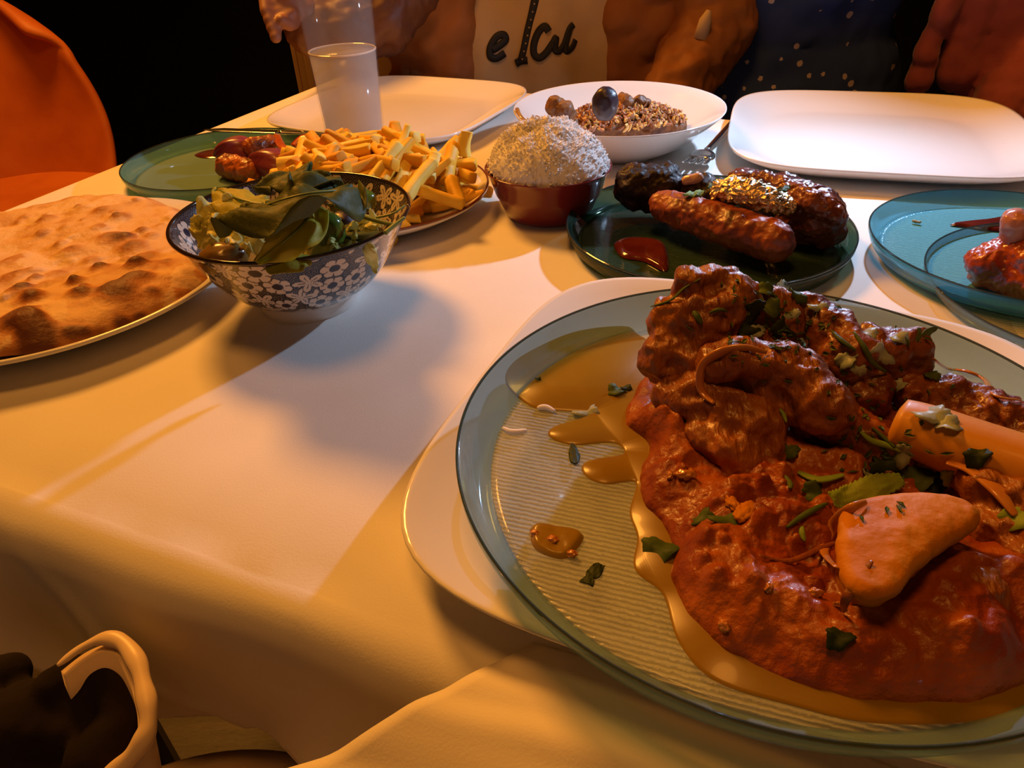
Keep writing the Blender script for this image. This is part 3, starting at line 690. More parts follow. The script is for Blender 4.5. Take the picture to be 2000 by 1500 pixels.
for i in range(nR - 1):
    for k in range(nA): k2 = (k + 1) % nA; f.append((i * nA + k, (i + 1) * nA + k, (i + 1) * nA + k2, i * nA + k2))
me = rice_grains('rice', rp, 4600, M['rice'], None, None, .0036, .00105)
o = link('rice', me, M['rice']); tag(o, 'heap of loose white long grain rice in the maroon bowl', 'rice', None, 'stuff')
mk('rice_core', v, f, M['rice'], o)['kind'] = 'stuff'

# ------------------------------------------------------------------ far white bowl with meat and olive
BC = (.1222, .776)
pb = empty('pasta_bowl', (BC[0], BC[1], 0), 'wide white bowl of shredded meat and rice at the back', 'bowl')
v, f = lathe([(.002, .006), (.045, .006), (.060, .011), (.080, .022), (.098, .036), (.1065, .0425), (.1075, .0430), (.1078, .0420), (.1060, .0395), (.096, .030), (.078, .014), (.058, .002), (.05, 0), (.045, 0), (.042, .002), (.002, .002)], 128)
me = pymesh('dish', v, f); o = bpy.data.objects.new('dish', me); C.objects.link(o); me.materials.append(M['porcelain']); o.parent = pb; me.polygons.foreach_set('use_smooth', [True] * len(me.polygons))
M['brownmeat'] = mat('stewed_meat', (.09, .03, .012), (.28, .12, .035), 70, .5, .8, 160, .0020, coat=.05)
M['shred'] = [mat('shredded_%s' % n, a, b, 120, .6, .3, 300, .001, spec=.25) for n, a, b in (('brown', (.20, .07, .025), (.40, .17, .06)), ('golden', (.72, .42, .10), (.85, .58, .22)), ('rosy', (.42, .19, .11), (.60, .34, .22)))]
cc = Vector((.118, .772, 0))
o = blob('stewed_meat_mound', [((cc.x - .045, cc.y - .005, .022), (.028, .026, .016)), ((cc.x - .01, cc.y + .002, .026), (.035, .032, .019)), ((cc.x + .03, cc.y, .024), (.034, .03, .018)), ((cc.x + .055, cc.y - .002, .022), (.02, .022, .011))], M['brownmeat'], None, .0016, ((.008, .006), (.003, .003)))
tag(o, 'brown mound of stewed meat and rice in the far white bowl', 'stew')
def sp():
    a = random.random() * 6.283; rr = math.sqrt(random.random()); x = cc.x + .008 + .066 * rr * math.cos(a); y = cc.y + .034 * rr * math.sin(a)
    return (x, y, .029 + .018 * (1 - rr * rr) + .002 * fb((x, y), 60, 2)), (0, 0, .1)
for i in range(3):
    me = rice_grains('shredded_meat', sp, 330, None, None, None, L=.0040, r=.0015)
    q = link('shredded_meat', me, M['shred'][i]); tag(q, ['dark brown shreds of meat on the stew in the far bowl', 'golden onion and rice shreds on the stew in the far bowl', 'rosy brown meat strands on the stew in the far bowl'][i], 'stew', None, 'stuff')
ell('olive', W(1182, 203, .062), (.0125, .0115, .0155), M['olivedark'], 'large dark purple olive sitting on top of the stewed meat', 'olive')
o = blob('meat_chunk', [(W(1085, 208, .050), .011, W(1100, 218, .046), .012), (W(1110, 222, .044), .008)], M['brownmeat'], None, .0012, ((.006, .004),)); tag(o, 'reddish brown meat chunk at the left of the far white bowl', 'meat')
o = blob('meat_chunk', [(W(1215, 190, .050), .005, W(1225, 200, .048), .007), (W(1248, 197, .048), .006, W(1262, 200, .046), .005)], M['brownmeat'], None, .001, ((.006, .003),)); tag(o, 'small dark meat piece behind the purple olive', 'meat')
M['onionb'] = mat('fried_onion', (.30, .13, .03), (.45, .24, .06), 80, .3, coat=.4)
v, f = tube(spline([W(1010, 212, .044), W(1016, 226, .044), W(1032, 240, .040), W(1048, 243, .040), W(1046, 228, .045), W(1062, 236, .042)], 30), .0022, 8, .5); tag(mk('onion_strand', v, f, M['onionb']), 'curled brown onion strand at the left rim of the far bowl', 'onion')

# ------------------------------------------------------------------ water glass
M['glass'] = glassy('clear_glass', (.95, .95, .95), (.6, .6, .62), .10, .05)
def water_mat():
    m, t, b, o = nt('cold_water'); b.inputs['Base Color'].default_value = (.80, .80, .84, 1); b.inputs['Roughness'].default_value = .12; b.inputs['Coat Weight'].default_value = .4
    tl = N(t, 'ShaderNodeBsdfTranslucent'); tl.inputs[0].default_value = (.85, .82, .80, 1)
    tp = N(t, 'ShaderNodeBsdfTransparent'); tp.inputs[0].default_value = (.9, .9, .92, 1)
    a = N(t, 'ShaderNodeMixShader'); a.inputs[0].default_value = .35; t.links.new(b.outputs[0], a.inputs[1]); t.links.new(tl.outputs[0], a.inputs[2])
    c = N(t, 'ShaderNodeMixShader'); c.inputs[0].default_value = .45; t.links.new(tp.outputs[0], c.inputs[1]); t.links.new(a.outputs[0], c.inputs[2]); t.links.new(c.outputs[0], o.inputs[0]); return m
gp = W(699, 292, 0)
gg = empty('water_glass', gp, 'tall clear tumbler of cold water standing behind the fries', 'glass')
def gl(name, prof, m, lab=None):
    v, f = lathe(prof, 64); me = pymesh(name, v, f); o = bpy.data.objects.new(name, me); C.objects.link(o); me.materials.append(m); o.parent = gg; me.polygons.foreach_set('use_smooth', [True] * len(me.polygons)); return o
WH = .101
gl('tumbler', [(.002, 0), (.0295, 0), (.0310, .002), (.0350, WH), (.0375, .165), (.0370, .1655), (.0362, .165), (.0338, WH), (.0292, .009), (.028, .007), (.002, .007)], M['glass'])
tag(gl('water', [(.002, .0075), (.0285, .0075), (.0292, .0095), (.0336, WH), (.002, WH)], water_mat()), 'clear chilled water')
M['wring'] = mat('water_meniscus', (.8, .75, .7), None, rough=.1)
v, f = tube([(.0336 * math.cos(a), .0336 * math.sin(a), WH) for a in np.linspace(0, 2 * math.pi, 65)], .0010, 6); me = pymesh('waterline', v, f); o = bpy.data.objects.new('waterline', me); C.objects.link(o); me.materials.append(M['wring']); o.parent = gg

# ------------------------------------------------------------------ cutlery
M['steel'] = mat('polished_steel', (.55, .53, .50), None, rough=.18, metal=1)
def fork():
    a, b, c_ = W(1343, 336, .012), W(1380, 292, .010), W(1436, 236, .006)
    root = empty('fork', (b.x, b.y, 0), 'steel fork lying on the cloth between the far bowl and the empty plate', 'fork')
    v, f = tube(spline([b, b.lerp(c_, .4), c_, c_.lerp(c_ + (c_ - b), .3)], 16), [.0030, .003, .003, .0032, .0036, .004, .0042, .0045, .0048, .005, .005, .005, .005, .005, .005, .003], 10, .35); mk('handle', v, f, M['steel'], root)
    d = (a - b).normalized(); s = d.cross(Vector((0, 0, 1))).normalized()
    v, f = tube(spline([b + Vector((0, 0, 0)), b + d * .01, b + d * .022 + Vector((0, 0, -.002)), b + d * .030], 12), [.003, .004, .006, .009, .011, .012, .0125, .0125, .0125, .0125, .0125, .012], 12, .22); mk('fork_head', v, f, M['steel'], root)
    for k in range(4):
        of = s * (k - 1.5) * .0062
        v, f = tube(spline([b + d * .028 + of, b + d * .045 + of, b + d * .062 + of + Vector((0, 0, .004))], 8), [.0022, .0022, .0022, .0021, .002, .0018, .0014, .0008], 8, .6); mk('tine', v, f, M['steel'], root)
fork()
def knife():
    a, b, c_ = W(398, 253, .020), W(545, 258, .020), W(640, 262, .012)
    root = empty('table_knife', (a.x, a.y, .02), 'steel table knife resting on the back rim of the teal plate', 'knife')
    v, f = tube(spline([a, a.lerp(b, .3), a.lerp(b, .7), b], 20), [.001 + .0065 * min(1, i / 5) for i in range(20)], 10, .16); mk('blade', v, f, M['steel'], root)
    v, f = tube(spline([b, b.lerp(c_, .5), c_], 14), [.0045 + .0015 * i / 13 for i in range(14)], 10, .5); mk('handle', v, f, M['steel'], root)
knife()

# ------------------------------------------------------------------ teal plate food
M['redonion'] = mat('red_onion', (.13, .014, .035), (.30, .06, .09), 30, .35, .3, 90, .001, coat=.2, thr=(.3, .7), stretch=(1, 5, 1))
M['chick'] = mat('spiced_chicken', (.50, .13, .02), (.22, .05, .012), 60, .4, .6, 140, .0015, coat=.2, thr=(.4, .62), c3=(.05, .015, .006))
M['pepper'] = mat('red_pepper', (.48, .06, .01), (.58, .14, .02), 40, .25, coat=.4)
M['sauce'] = mat('dark_red_sauce', (.085, .010, .008), (.13, .02, .012), 60, .15, .3, 120, .001, coat=.6)
def onion_shell(c, r, rot, label):
    V = []; f = []; n, m = 28, 16; mt = __import__('mathutils').Euler(rot).to_matrix()
    for s in (1.0, .86):
        for i in range(n):
            for j in range(m):
                a = math.pi * (i / (n - 1)); b = math.pi * (j / (m - 1)); p = Vector((math.cos(a), math.sin(a) * math.cos(b) , math.sin(a) * math.sin(b))) * r * s * (1 + .05 * math.cos(7 * b)); p.x *= 1.15; p.y *= .8 + .25 * math.sin(a * 2); p.z *= .9
                V.append(mt @ p)
    K = n * m
    for i in range(n - 1):
        for j in range(m - 1):
            a = i * m + j; f.append((a, a + 1, a + m + 1, a + m)); f.append((K + a, K + a + m, K + a + m + 1, K + a + 1))
    for i in range(n - 1):
        for j in (0, m - 1): a = i * m + j; f.append((a, a + m, K + a + m, K + a))
    me = pymesh('onion_piece', V, f); o = link('onion_piece', me, M['redonion']); o.location = c; tag(o, label, 'onion'); return o
onion_shell(W(462, 300, .016), .019, (.3, 0, .3), 'glossy red onion wedge at the left of the chicken on the teal plate')
onion_shell(W(532, 330, .014), .022, (.2, .1, -.2), 'glossy red onion wedge touching the fries')
for p, q, r, l in (((445, 325, .014), (485, 335, .014), .0125, 'charred orange chicken chunk at the front of the teal plate'), ((495, 288, .024), (525, 285, .022), .011, 'browned chicken chunk behind the red onion')):
    o = blob('chicken_piece', [(W(*p), r, W(*q), r * 1.05)], M['chick'], None, .0012, ((.008, .004), (.003, .002))); tag(o, l, 'chicken')
for pts, l in (([W(540, 265, .024), W(550, 285, .028), W(568, 298, .026)], 'red pepper strip standing beside the chicken'), ([W(572, 285, .028), W(592, 268, .034), W(612, 280, .030)], 'curved red pepper strip behind the fries')):
    v, f = tube(spline(pts, 14), .0045, 8, .45); tag(mk('pepper_strip', v, f, M['pepper']), l, 'pepper')
def pool(name, outline, z, h, m, label, cat, lump=0, ls=40, n=96, rings=16, edge=.25, parent=None):
    out = closed([W(x, y, z) for x, y in outline], n); cen = sum(out, Vector()) / n; V = [Vector((cen.x, cen.y, z + h))]; f = []
    for i in range(1, rings + 1):
        t = i / rings
        for k in range(n):
            p = cen.lerp(out[k], t); e = min(1, (1 - t) / edge); g = math.sqrt(max(0, 1 - (1 - e) ** 2))
            p.z = z + h * g + lump * g * fb(p, ls, 3); V.append(p)
    for k in range(n): f.append((0, 1 + k, 1 + (k + 1) % n))
    for i in range(rings - 1):
        for k in range(n): k2 = (k + 1) % n; a = 1 + i * n; f.append((a + k, a + n + k, a + n + k2, a + k2))
    o = mk(name, V, f, m, parent); return tag(o, label, cat) if label else o
pool('sauce_smear', [(380, 302), (405, 294), (440, 290), (445, 302), (420, 308), (395, 308)], .0036, .0012, M['sauce'], 'thin dark red sauce smear on the teal plate', 'sauce', n=40, rings=6)

# ------------------------------------------------------------------ green plate food
M['kebab'] = mat('seekh_kebab', (.36, .085, .018), (.20, .035, .012), 45, .45, .55, 170, .0018, coat=.12, thr=(.42, .62), c3=(.02, .008, .005))
M['char'] = mat('charred_chicken', (.016, .006, .004), (.07, .018, .008), 40, .6, .8, 130, .002, coat=.05, spec=.3, thr=(.5, .7))
M['chop'] = mat('grilled_chop', (.10, .022, .012), (.22, .06, .025), 50, .3, .7, 140, .002, coat=.15, thr=(.4, .6))
M['foil'] = mat('crumpled_foil', (.80, .62, .38), None, rough=.25, metal=1, bump=1.0, bscale=110, bdist=.006)
o = blob('seekh_kebab', [(W(1298, 402, .026), .0125, W(1370, 425, .026), .0150), (W(1370, 425, .026), .0150, W(1450, 452, .025), .0155), (W(1450, 452, .025), .0155, W(1512, 473, .023), .0150)], M['kebab'], None, .0011, ((.012, .004), (.004, .0016)))
tag(o, 'long reddish brown seekh kebab lying across the dark green plate', 'kebab')
o = blob('chicken_tikka', [(W(1245, 365, .030), .019, W(1290, 370, .028), .020), (W(1235, 345, .034), .012), (W(1300, 345, .036), .012), (W(1225, 352, .030), .010)], M['char'], None, .0013, ((.009, .006), (.003, .002))); tag(o, 'charred black chicken piece at the left of the dark green plate', 'chicken')
o = blob('chicken_tikka', [(W(1345, 375, .026), .014, W(1400, 385, .026), .015), (W(1375, 360, .032), .010)], M['char'], None, .0013, ((.009, .005), (.003, .002))); tag(o, 'dark chicken chunk with herbs between the kebab and the foil', 'chicken')
o = blob('lamb_chop', [(W(1450, 355, .036), .012, W(1530, 385, .034), .016), (W(1530, 385, .034), .018, W(1600, 420, .028), .020), (W(1560, 430, .020), .020, W(1610, 445, .018), .016), (W(1480, 400, .018), .018, W(1570, 440, .014), .014)], M['chop'], None, .0013, ((.010, .006), (.003, .002))); tag(o, 'dark grilled lamb chop at the right of the dark green plate', 'meat')
o = blob('lamb_rib', [(W(1440, 348, .044), .006, W(1500, 352, .046), .007), (W(1500, 352, .046), .007, W(1590, 395, .042), .009), (W(1590, 395, .042), .009, W(1625, 420, .034), .009)], M['chop'], None, .001, ((.006, .004), (.002, .0015))); tag(o, 'narrow charred rib curving over the back of the lamb chop', 'meat')
def foil():
    V = []; f = []; n = 60; mm = 36
    P = spline([W(1402, 372, .042), W(1440, 372, .046), W(1490, 385, .044), W(1530, 398, .040), W(1550, 402, .038)], n)
    for i, p in enumerate(P):
        t = i / (n - 1); T = (P[min(i + 1, n - 1)] - P[max(i - 1, 0)]).normalized(); s = T.cross(Vector((0, 0, 1))).normalized(); u = s.cross(T)
        r = .0150 * math.sin(math.pi * min(1, .22 + .62 * t)) ** .8 * (1 - .35 * t)
        for k in range(mm):
            a = 2 * math.pi * k / mm; q = Vector((t * 9, math.cos(a) * 2.0, math.sin(a) * 2.0))
            cell = noise.voronoi(q * 1.4)[0]; rr = r * (1 + .42 * (cell[1] - cell[0]) - .18)
            V.append(p + (s * math.cos(a) + u * math.sin(a) * .8) * rr)
    for i in range(n - 1):
        for k in range(mm): k2 = (k + 1) % mm; f.append((i * mm + k, i * mm + k2, (i + 1) * mm + k2, (i + 1) * mm + k))
    f.append(tuple(range(mm))[::-1]); f.append(tuple(range((n - 1) * mm, n * mm)))
    return V, f
v, f = foil(); tag(mk('foil_wrap', v, f, M['foil'], smooth=False), 'crumpled golden shining foil wrapped round the chop bone', 'foil')
o = blob('onion_piece', [(W(1340, 352, .038), .004, W(1362, 348, .040), .005)], mat('pale_onion', (.60, .38, .28), None, rough=.25, coat=.5), None, .001, ((.006, .002),)); tag(o, 'pale pink onion piece between the black chicken and the fork', 'onion')
o = blob('crisp_onion', [(W(1612, 432, .022), .006, W(1635, 440, .020), .005), (W(1640, 450, .016), .004)], M['chick'], None, .001, ((.004, .004),)); tag(o, 'crisp orange brown onion curl at the right end of the chop', 'onion')
pool('sauce_smear', [(1200, 475), (1230, 465), (1290, 472), (1305, 500), (1300, 530), (1260, 512), (1215, 502)], .0036, .003, M['sauce'], 'dark red sauce pool at the front of the dark green plate', 'sauce', n=50, rings=8)
M['mint'] = leafmat('mint_green', (.16, .36, .16), (.28, .50, .28))
def lob(t): return max(.05, math.sin(math.pi * min(1, t * .97 + .03)) ** .5 * (1 + .22 * math.sin(t * 60)))
leaf('mint_leaf', [W(1500, 428, .032), W(1470, 424, .034), W(1440, 418, .034), W(1418, 416, .034)], .0055, M['mint'], 'bright green ribbed leaf on the kebab below the foil', droop=.2, ruff=.0004, seed=3, lobes=lob, nseg=60)
leaf('mint_leaf', [W(1640, 462, .012), W(1622, 458, .014), W(1602, 452, .014)], .0035, M['mint'], 'small bright green leaf beside the crisp onion curl', droop=.2, ruff=.0004, seed=4, lobes=lob, nseg=40)
leaf('mint_leaf', [W(1375, 372, .044), W(1355, 375, .043), W(1335, 380, .042)], .0045, M['mint'], 'green herb sprig on the dark chicken chunk', droop=.3, ruff=.001, seed=5, nseg=20)
leaf('mint_leaf', [W(1410, 350, .044), W(1395, 358, .044), W(1382, 365, .044)], .0035, M['cor'], 'green herb leaf at the left end of the foil', droop=.3, ruff=.001, seed=6, nseg=20)
leaf('mint_leaf', [W(1540, 362, .054), W(1530, 368, .054), W(1518, 370, .053)], .0030, M['cor'], 'dark herb fleck on top of the narrow rib', droop=.3, ruff=.001, seed=7, nseg=20)

# ------------------------------------------------------------------ turquoise plate food
M['wing'] = mat('glazed_wing', (.46, .085, .018), (.28, .035, .015), 45, .3, .6, 130, .002, coat=.4, thr=(.4, .65), c3=(.04, .014, .01))
M['pinkbone'] = mat('pink_bone_end', (.50, .20, .15), (.62, .32, .24), 40, .25, coat=.5)
o = blob('chicken_wing', [(W(1925, 515, .024), .0125, W(1990, 500, .028), .017), (W(1930, 530, .018), .0115, W(2010, 540, .020), .018), (W(2010, 505, .030), .018, W(2090, 520, .026), .016), (W(1985, 478, .036), .010)], M['wing'], None, .0011, ((.010, .005), (.003, .0022))); tag(o, 'shiny orange red chicken wing at the right edge on the turquoise plate', 'chicken')
o = blob('bone_end', [(W(1978, 470, .040), .0065, W(1982, 435, .052), .0085), (W(1982, 432, .052), .0088)], M['pinkbone'], None, .001, ((.008, .003),)); tag(o, 'pink bone end sticking up from the chicken wing', 'bone')
pool('sauce_smear', [(1855, 439), (1890, 434), (1930, 430), (1975, 425), (1975, 450), (1930, 450), (1890, 444)], .0085, .002, M['sauce'], 'pointed dark red sauce streak on the turquoise plate', 'sauce', n=50, rings=8)
o = blob('herb_crumb', [(W(1784, 432, .0095), .0012, W(1796, 434, .0095), .0014)], mat('dry_herb', (.3, .3, .16), None), None, .0005, ((.003, .001),)); tag(o, 'tiny pale herb crumb on the turquoise plate', 'herb')
# ------------------------------------------------------------------ lamb curry on the big plate
CZ = BZ + .0032
M['stew'] = mat('tomato_curry', (.22, .034, .002), (.36, .090, .004), 38, .40, .8, 190, .0020, coat=.08, spec=.35, thr=(.35, .62), c3=(.50, .15, .02))
M['lamb'] = mat('braised_lamb', (.18, .040, .003), (.36, .115, .008), 40, .42, 1.0, 150, .003, coat=.12, thr=(.35, .65), stretch=(1.6, .5, .6))
M['lamb2'] = mat('braised_lamb_dark', (.13, .028, .004), (.27, .07, .006), 60, .42, .9, 140, .0025, coat=.15, thr=(.35, .65))
M['bone'] = mat('orange_bone', (.52, .21, .008), (.62, .28, .018), 30, .45, .2, 200, .0006, coat=.05, spec=.3)
M['potato'] = mat('orange_potato', (.46, .155, .002), (.58, .22, .004), 35, .55, .6, 160, .0014, spec=.12)
M['onion'] = mat('cooked_onion', (.46, .15, .02), (.55, .24, .05), 60, .25, .3, 200, .0006, coat=.5)
def oil():
    m = glassy('turmeric_oil', (.66, .48, .07), (.34, .19, .006), .66, .28); m.node_tree.nodes['Principled BSDF'].inputs['Coat Weight'].default_value = .15; return m
M['oil'] = oil()
def slab(name, outline, z, h, m, label, cat, n=300):
    """thin liquid layer with its own rounded outline"""
    P = closed([W(x, y, z) for x, y in outline], n); bm = bmesh.new(); vs = [bm.verts.new(p + Vector((0, 0, h))) for p in P]; fc = bm.faces.new(vs)
    bmesh.ops.triangulate(bm, faces=[fc]); lo = [bm.verts.new(p) for p in P]
    nr = []
    for k in range(n):
        t = (P[(k + 1) % n] - P[k - 1]).normalized(); nr.append(Vector((t.y, -t.x, 0)))
    sg = 1 if sum((P[k].x * P[(k + 1) % n].y - P[(k + 1) % n].x * P[k].y) for k in range(n)) > 0 else -1
    for k in range(n): lo[k].co += nr[k] * sg * h * 1.2
    for k in range(n): q = (k + 1) % n; bm.faces.new((vs[k], lo[k], lo[q], vs[q]))
    bmesh.ops.recalc_face_normals(bm, faces=bm.faces); me = bpy.data.meshes.new(name); bm.to_mesh(me); bm.free(); return tag(link(name, me, m), label, cat)
slab('oil_pool', [(992, 748), (1010, 705), (1090, 662), (1150, 645), (1222, 640), (1245, 655), (1300, 690), (1420, 780), (1500, 900), (1500, 1100), (1700, 1250), (2000, 1300), (2010, 1370), (1900, 1405), (1700, 1405), (1550, 1372), (1400, 1325), (1330, 1250), (1300, 1160), (1245, 1110), (1250, 1050), (1235, 1000), (1245, 940), (1180, 942), (1145, 925), (1150, 903), (1222, 888), (1200, 862), (1120, 866), (1078, 852), (1085, 835), (1140, 818), (1160, 805), (1100, 800), (1040, 792)], CZ, .0009, M['oil'], 'thin yellow oily sauce spread over the left of the big glass plate', 'sauce')
pool('sauce_drop', [(1035, 1035), (1050, 1025), (1085, 1030), (1120, 1035), (1140, 1048), (1125, 1075), (1100, 1092), (1060, 1082), (1040, 1065)], CZ, .0022, M['oil'], 'small orange splash of sauce alone on the left of the big plate', 'sauce', .0008, 90, n=60, rings=8)
for (x, y, r) in ((1080, 1055, .0016), (1118, 1082, .0013), (1045, 1042, .0012)):
    ell('curry_bit', W(x, y, CZ + .0016), (r * 1.5, r * 1.3, r), M['onion'], 'orange curry bit in the small splash at pixel column %s of the plate' % x if 0 else {1080: 'largest orange bit in the small sauce splash', 1118: 'orange bit at the lower right of the small sauce splash', 1045: 'orange bit at the upper left of the small sauce splash'}[x], 'bit', sub=3)
def stew():
    outl = [(1292, 700), (1240, 770), (1222, 825), (1262, 870), (1250, 940), (1262, 990), (1300, 1035), (1318, 1085), (1312, 1130), (1345, 1205), (1400, 1262), (1480, 1305), (1600, 1355), (1750, 1378), (1900, 1372), (2040, 1320), (2150, 1220), (2190, 1080), (2150, 950), (2050, 850), (1950, 790), (1850, 745), (1750, 705), (1600, 650), (1420, 640)]
    n, rings = 420, 130; out = closed([W(x, y, CZ) for x, y in outl], n); cen = W(1620, 1010, CZ)
    lumps = []
    rr = random.Random(4)
    for (x, y, r, h) in [(1310, 940, .010, .5), (1400, 985, .011, .5), (1490, 960, .012, .7), (1455, 1060, .016, .6), (1380, 1130, .012, .6), (1500, 1180, .014, .6), (1600, 1240, .014, .5), (1750, 1250, .016, .6), (1900, 1270, .014, .5), (1290, 830, .010, .5), (1330, 880, .010, .7), (1850, 1160, .015, .9), (1960, 1130, .014, .8), (1560, 1030, .012, .7), (1620, 930, .014, .6), (1700, 880, .016, .6), (1520, 880, .014, .4), (1950, 960, .014, .8)]:
        p = W(x, y, CZ + .006); lumps.append((p.x, p.y, r, h * .010))
    for _ in range(150):
        q = out[rr.randrange(n)]; p = cen.lerp(q, math.sqrt(rr.random()) * .93); lumps.append((p.x, p.y, rr.uniform(.002, .006), rr.uniform(.001, .0032)))
    B = np.array(lumps); V = []; f = []
    for i in range(rings + 1):
        t = i / rings
        for k in range(n):
            q = out[k]; j = 1 + .02 * fb((q.x, q.y), 60, 3)
            p = cen.lerp(q, t * j); e = min(1, (1 - t) / .22); g = math.sqrt(max(0, 1 - (1 - e) ** 2))
            d2 = (p.x - B[:, 0]) ** 2 + (p.y - B[:, 1]) ** 2; s = float((np.exp(-(d2 / B[:, 2] ** 2) ** 1.5) * B[:, 3]).sum())
            ridge = (1 - abs(fb(p, 55, 3))) * .0035
            p.z = CZ + g * (.0052 + s + ridge + .0028 * fb(p, 40, 3) + .0009 * fb(p, 190, 3)); V.append(p)
    for i in range(rings):
        for k in range(n): k2 = (k + 1) % n; a = i * n; f.append((a + k, a + n + k, a + n + k2, a + k2))
    tag(mk('curry_sauce', V, f, M['stew']), 'thick lumpy red brown tomato curry sauce covering the right of the big plate', 'curry')
stew()
MD = ((.020, .009), ('V', .012, .0055), (.007, .003), (.0024, .0014))
def chunk(name, chain, m, label, cat='meat', vox=.0013, disp=MD, smooth=5):
    segs = []
    for ch in chain:
        for i in range(len(ch) - 1):
            (x0, y0, z0, r0), (x1, y1, z1, r1) = ch[i], ch[i + 1]; segs.append((W(x0, y0, z0), r0, W(x1, y1, z1), r1))
    o = blob(name, segs, m, None, vox, disp, smooth); return tag(o, label, cat)
chunk('lamb_piece', [[(1352, 562, .079, .0105), (1420, 560, .078, .0100), (1440, 590, .074, .012)], [(1318, 630, .066, .0125), (1400, 625, .068, .0150)], [(1310, 700, .052, .0140), (1420, 690, .054, .0170)], [(1470, 600, .070, .0105), (1540, 630, .064, .0100)], [(1500, 680, .054, .014), (1420, 640, .060, .016)]], M['lamb'], 'tallest fibrous chunk of braised lamb rising at the back of the big plate')
chunk('lamb_piece', [[(1400, 712, .062, .0090), (1470, 702, .064, .0110), (1550, 735, .060, .0125), (1610, 790, .052, .0135)], [(1480, 740, .056, .010), (1580, 800, .048, .010)]], M['lamb'], 'thick lamb slab folded over the front of the tallest chunk')
chunk('lamb_piece', [[(1325, 775, .042, .0115), (1400, 790, .044, .0150), (1470, 830, .040, .0150)], [(1380, 850, .036, .010), (1430, 895, .033, .0115), (1490, 880, .034, .010)]], M['lamb'], 'lower fibrous lamb chunk under the folded slab facing the camera')
chunk('lamb_piece', [[(1560, 600, .066, .0090), (1610, 640, .062, .0120), (1650, 700, .054, .0140)], [(1640, 720, .048, .013), (1700, 770, .042, .012)]], M['lamb2'], 'dark lamb piece sloping down to the right of the tallest chunk')
chunk('lamb_piece', [[(1700, 675, .056, .0110), (1775, 682, .054, .0105)], [(1700, 710, .046, .012), (1770, 715, .046, .010)]], M['lamb2'], 'small lamb lump with a herb sprig on it at the right back')
chunk('lamb_piece', [[(1780, 765, .040, .0100), (1860, 775, .040, .0100), (1940, 815, .038, .0110), (2040, 860, .036, .0130)], [(1820, 800, .034, .009), (1930, 860, .032, .010)]], M['lamb2'], 'shredded strip of lamb lying behind the orange bone', vox=.0012, disp=((.010, .007), (.004, .004)))
chunk('lamb_piece', [[(1890, 905, .040, .0085), (1950, 960, .040, .0120), (2040, 1040, .038, .0140)], [(1960, 1040, .034, .012), (2060, 1100, .034, .013)]], M['lamb'], 'lamb piece wrapped in onion at the right edge below the bone')
chunk('lamb_piece', [[(1840, 1150, .030, .0110), (1905, 1165, .030, .0115)], [(1860, 1200, .028, .009), (1920, 1210, .028, .009)]], M['lamb'], 'round meat lump in the sauce below the potato wedge', disp=((.010, .004), (.003, .002)))
chunk('lamb_piece', [[(1600, 830, .040, .011), (1680, 850, .038, .012), (1740, 900, .034, .010)]], M['lamb2'], 'dark lamb piece in the hollow left of the bone')
def wedge():
    out = closed([W(x, y, .046) for x, y in [(1650, 1090), (1662, 1030), (1725, 1005), (1830, 995), (1880, 1008), (1884, 1028), (1830, 1062), (1765, 1115), (1712, 1172), (1665, 1165)]], 60)
    cen = W(1745, 1070, .046); segs = []
    for q in out:
        for t in (.97, .8, .62, .45, .28, .1):
            p = cen.lerp(q, t); p.z += .004 - .05 * (p.x - cen.x) + .002 * (1 - t); segs.append((p, .0045)); segs.append((p.lerp(cen, .12) - Vector((0, -.002, .008)), .0042)); segs.append((p.lerp(cen, .3) - Vector((0, -.004, .016)), .0042))
    tag(blob('potato_wedge', segs, M['potato'], None, .0011, ((.02, .003), (.004, .0006)), 7), 'smooth orange potato wedge in the curry sauce', 'potato')
wedge()
# marrow bone: hollow tube
def bone():
    a, b = W(1745, 828, .046), W(2035, 930, .045); root = empty('marrow_bone', (a.x, a.y, a.z), 'smooth orange marrow bone lying across the right of the curry', 'bone')
    P = spline([a, a.lerp(b, .33) + Vector((0, 0, .001)), a.lerp(b, .66), b], 24); n = 40; V = []; f = []
    T = (b - a).normalized(); s = T.cross(Vector((0, 0, 1))).normalized(); u = s.cross(T)
    prof = [(i, .0115 + .0030 * (i / 23) + (.0 if i else -.004)) for i in range(24)]
    for (i, r) in prof:
        for k in range(n):
            an = 2 * math.pi * k / n; rr = r * (1 + .06 * math.cos(2 * an) + .04 * noise.noise(Vector((math.cos(an), math.sin(an), i * .15)))); V.append(P[i] + (s * math.cos(an) + u * math.sin(an)) * rr)
    for (i, r) in reversed(prof[8:]):
        for k in range(n):
            an = 2 * math.pi * k / n; rr = r * .62; V.append(P[i] + (s * math.cos(an) + u * math.sin(an)) * rr)
    L = len(prof) + len(prof[8:])
    for i in range(L - 1):
        for k in range(n): k2 = (k + 1) % n; f.append((i * n + k, i * n + k2, (i + 1) * n + k2, (i + 1) * n + k))
    f.append(tuple(range(n))[::-1]); f.append(tuple(range((L - 1) * n, L * n)))
    mk('shaft', V, f, M['bone'], root)
    c_ = P[-1] - T * .006; o = blob('marrow', [(c_ - T * .02, .008, c_, .0085)], M['lamb2'], root, .0012, ((.006, .002),))
bone()
bpy.context.view_layer.update(); DG = bpy.context.evaluated_depsgraph_get()
def hit(px, py, lift=.0006):
    d = ray(px, py).normalized(); ok, p, n, i, o, _ = S.ray_cast(DG, Vector((0, 0, H0)) + d * .05, d)
    if n.dot(d) > 0: n = -n
    return p + n * lift, n
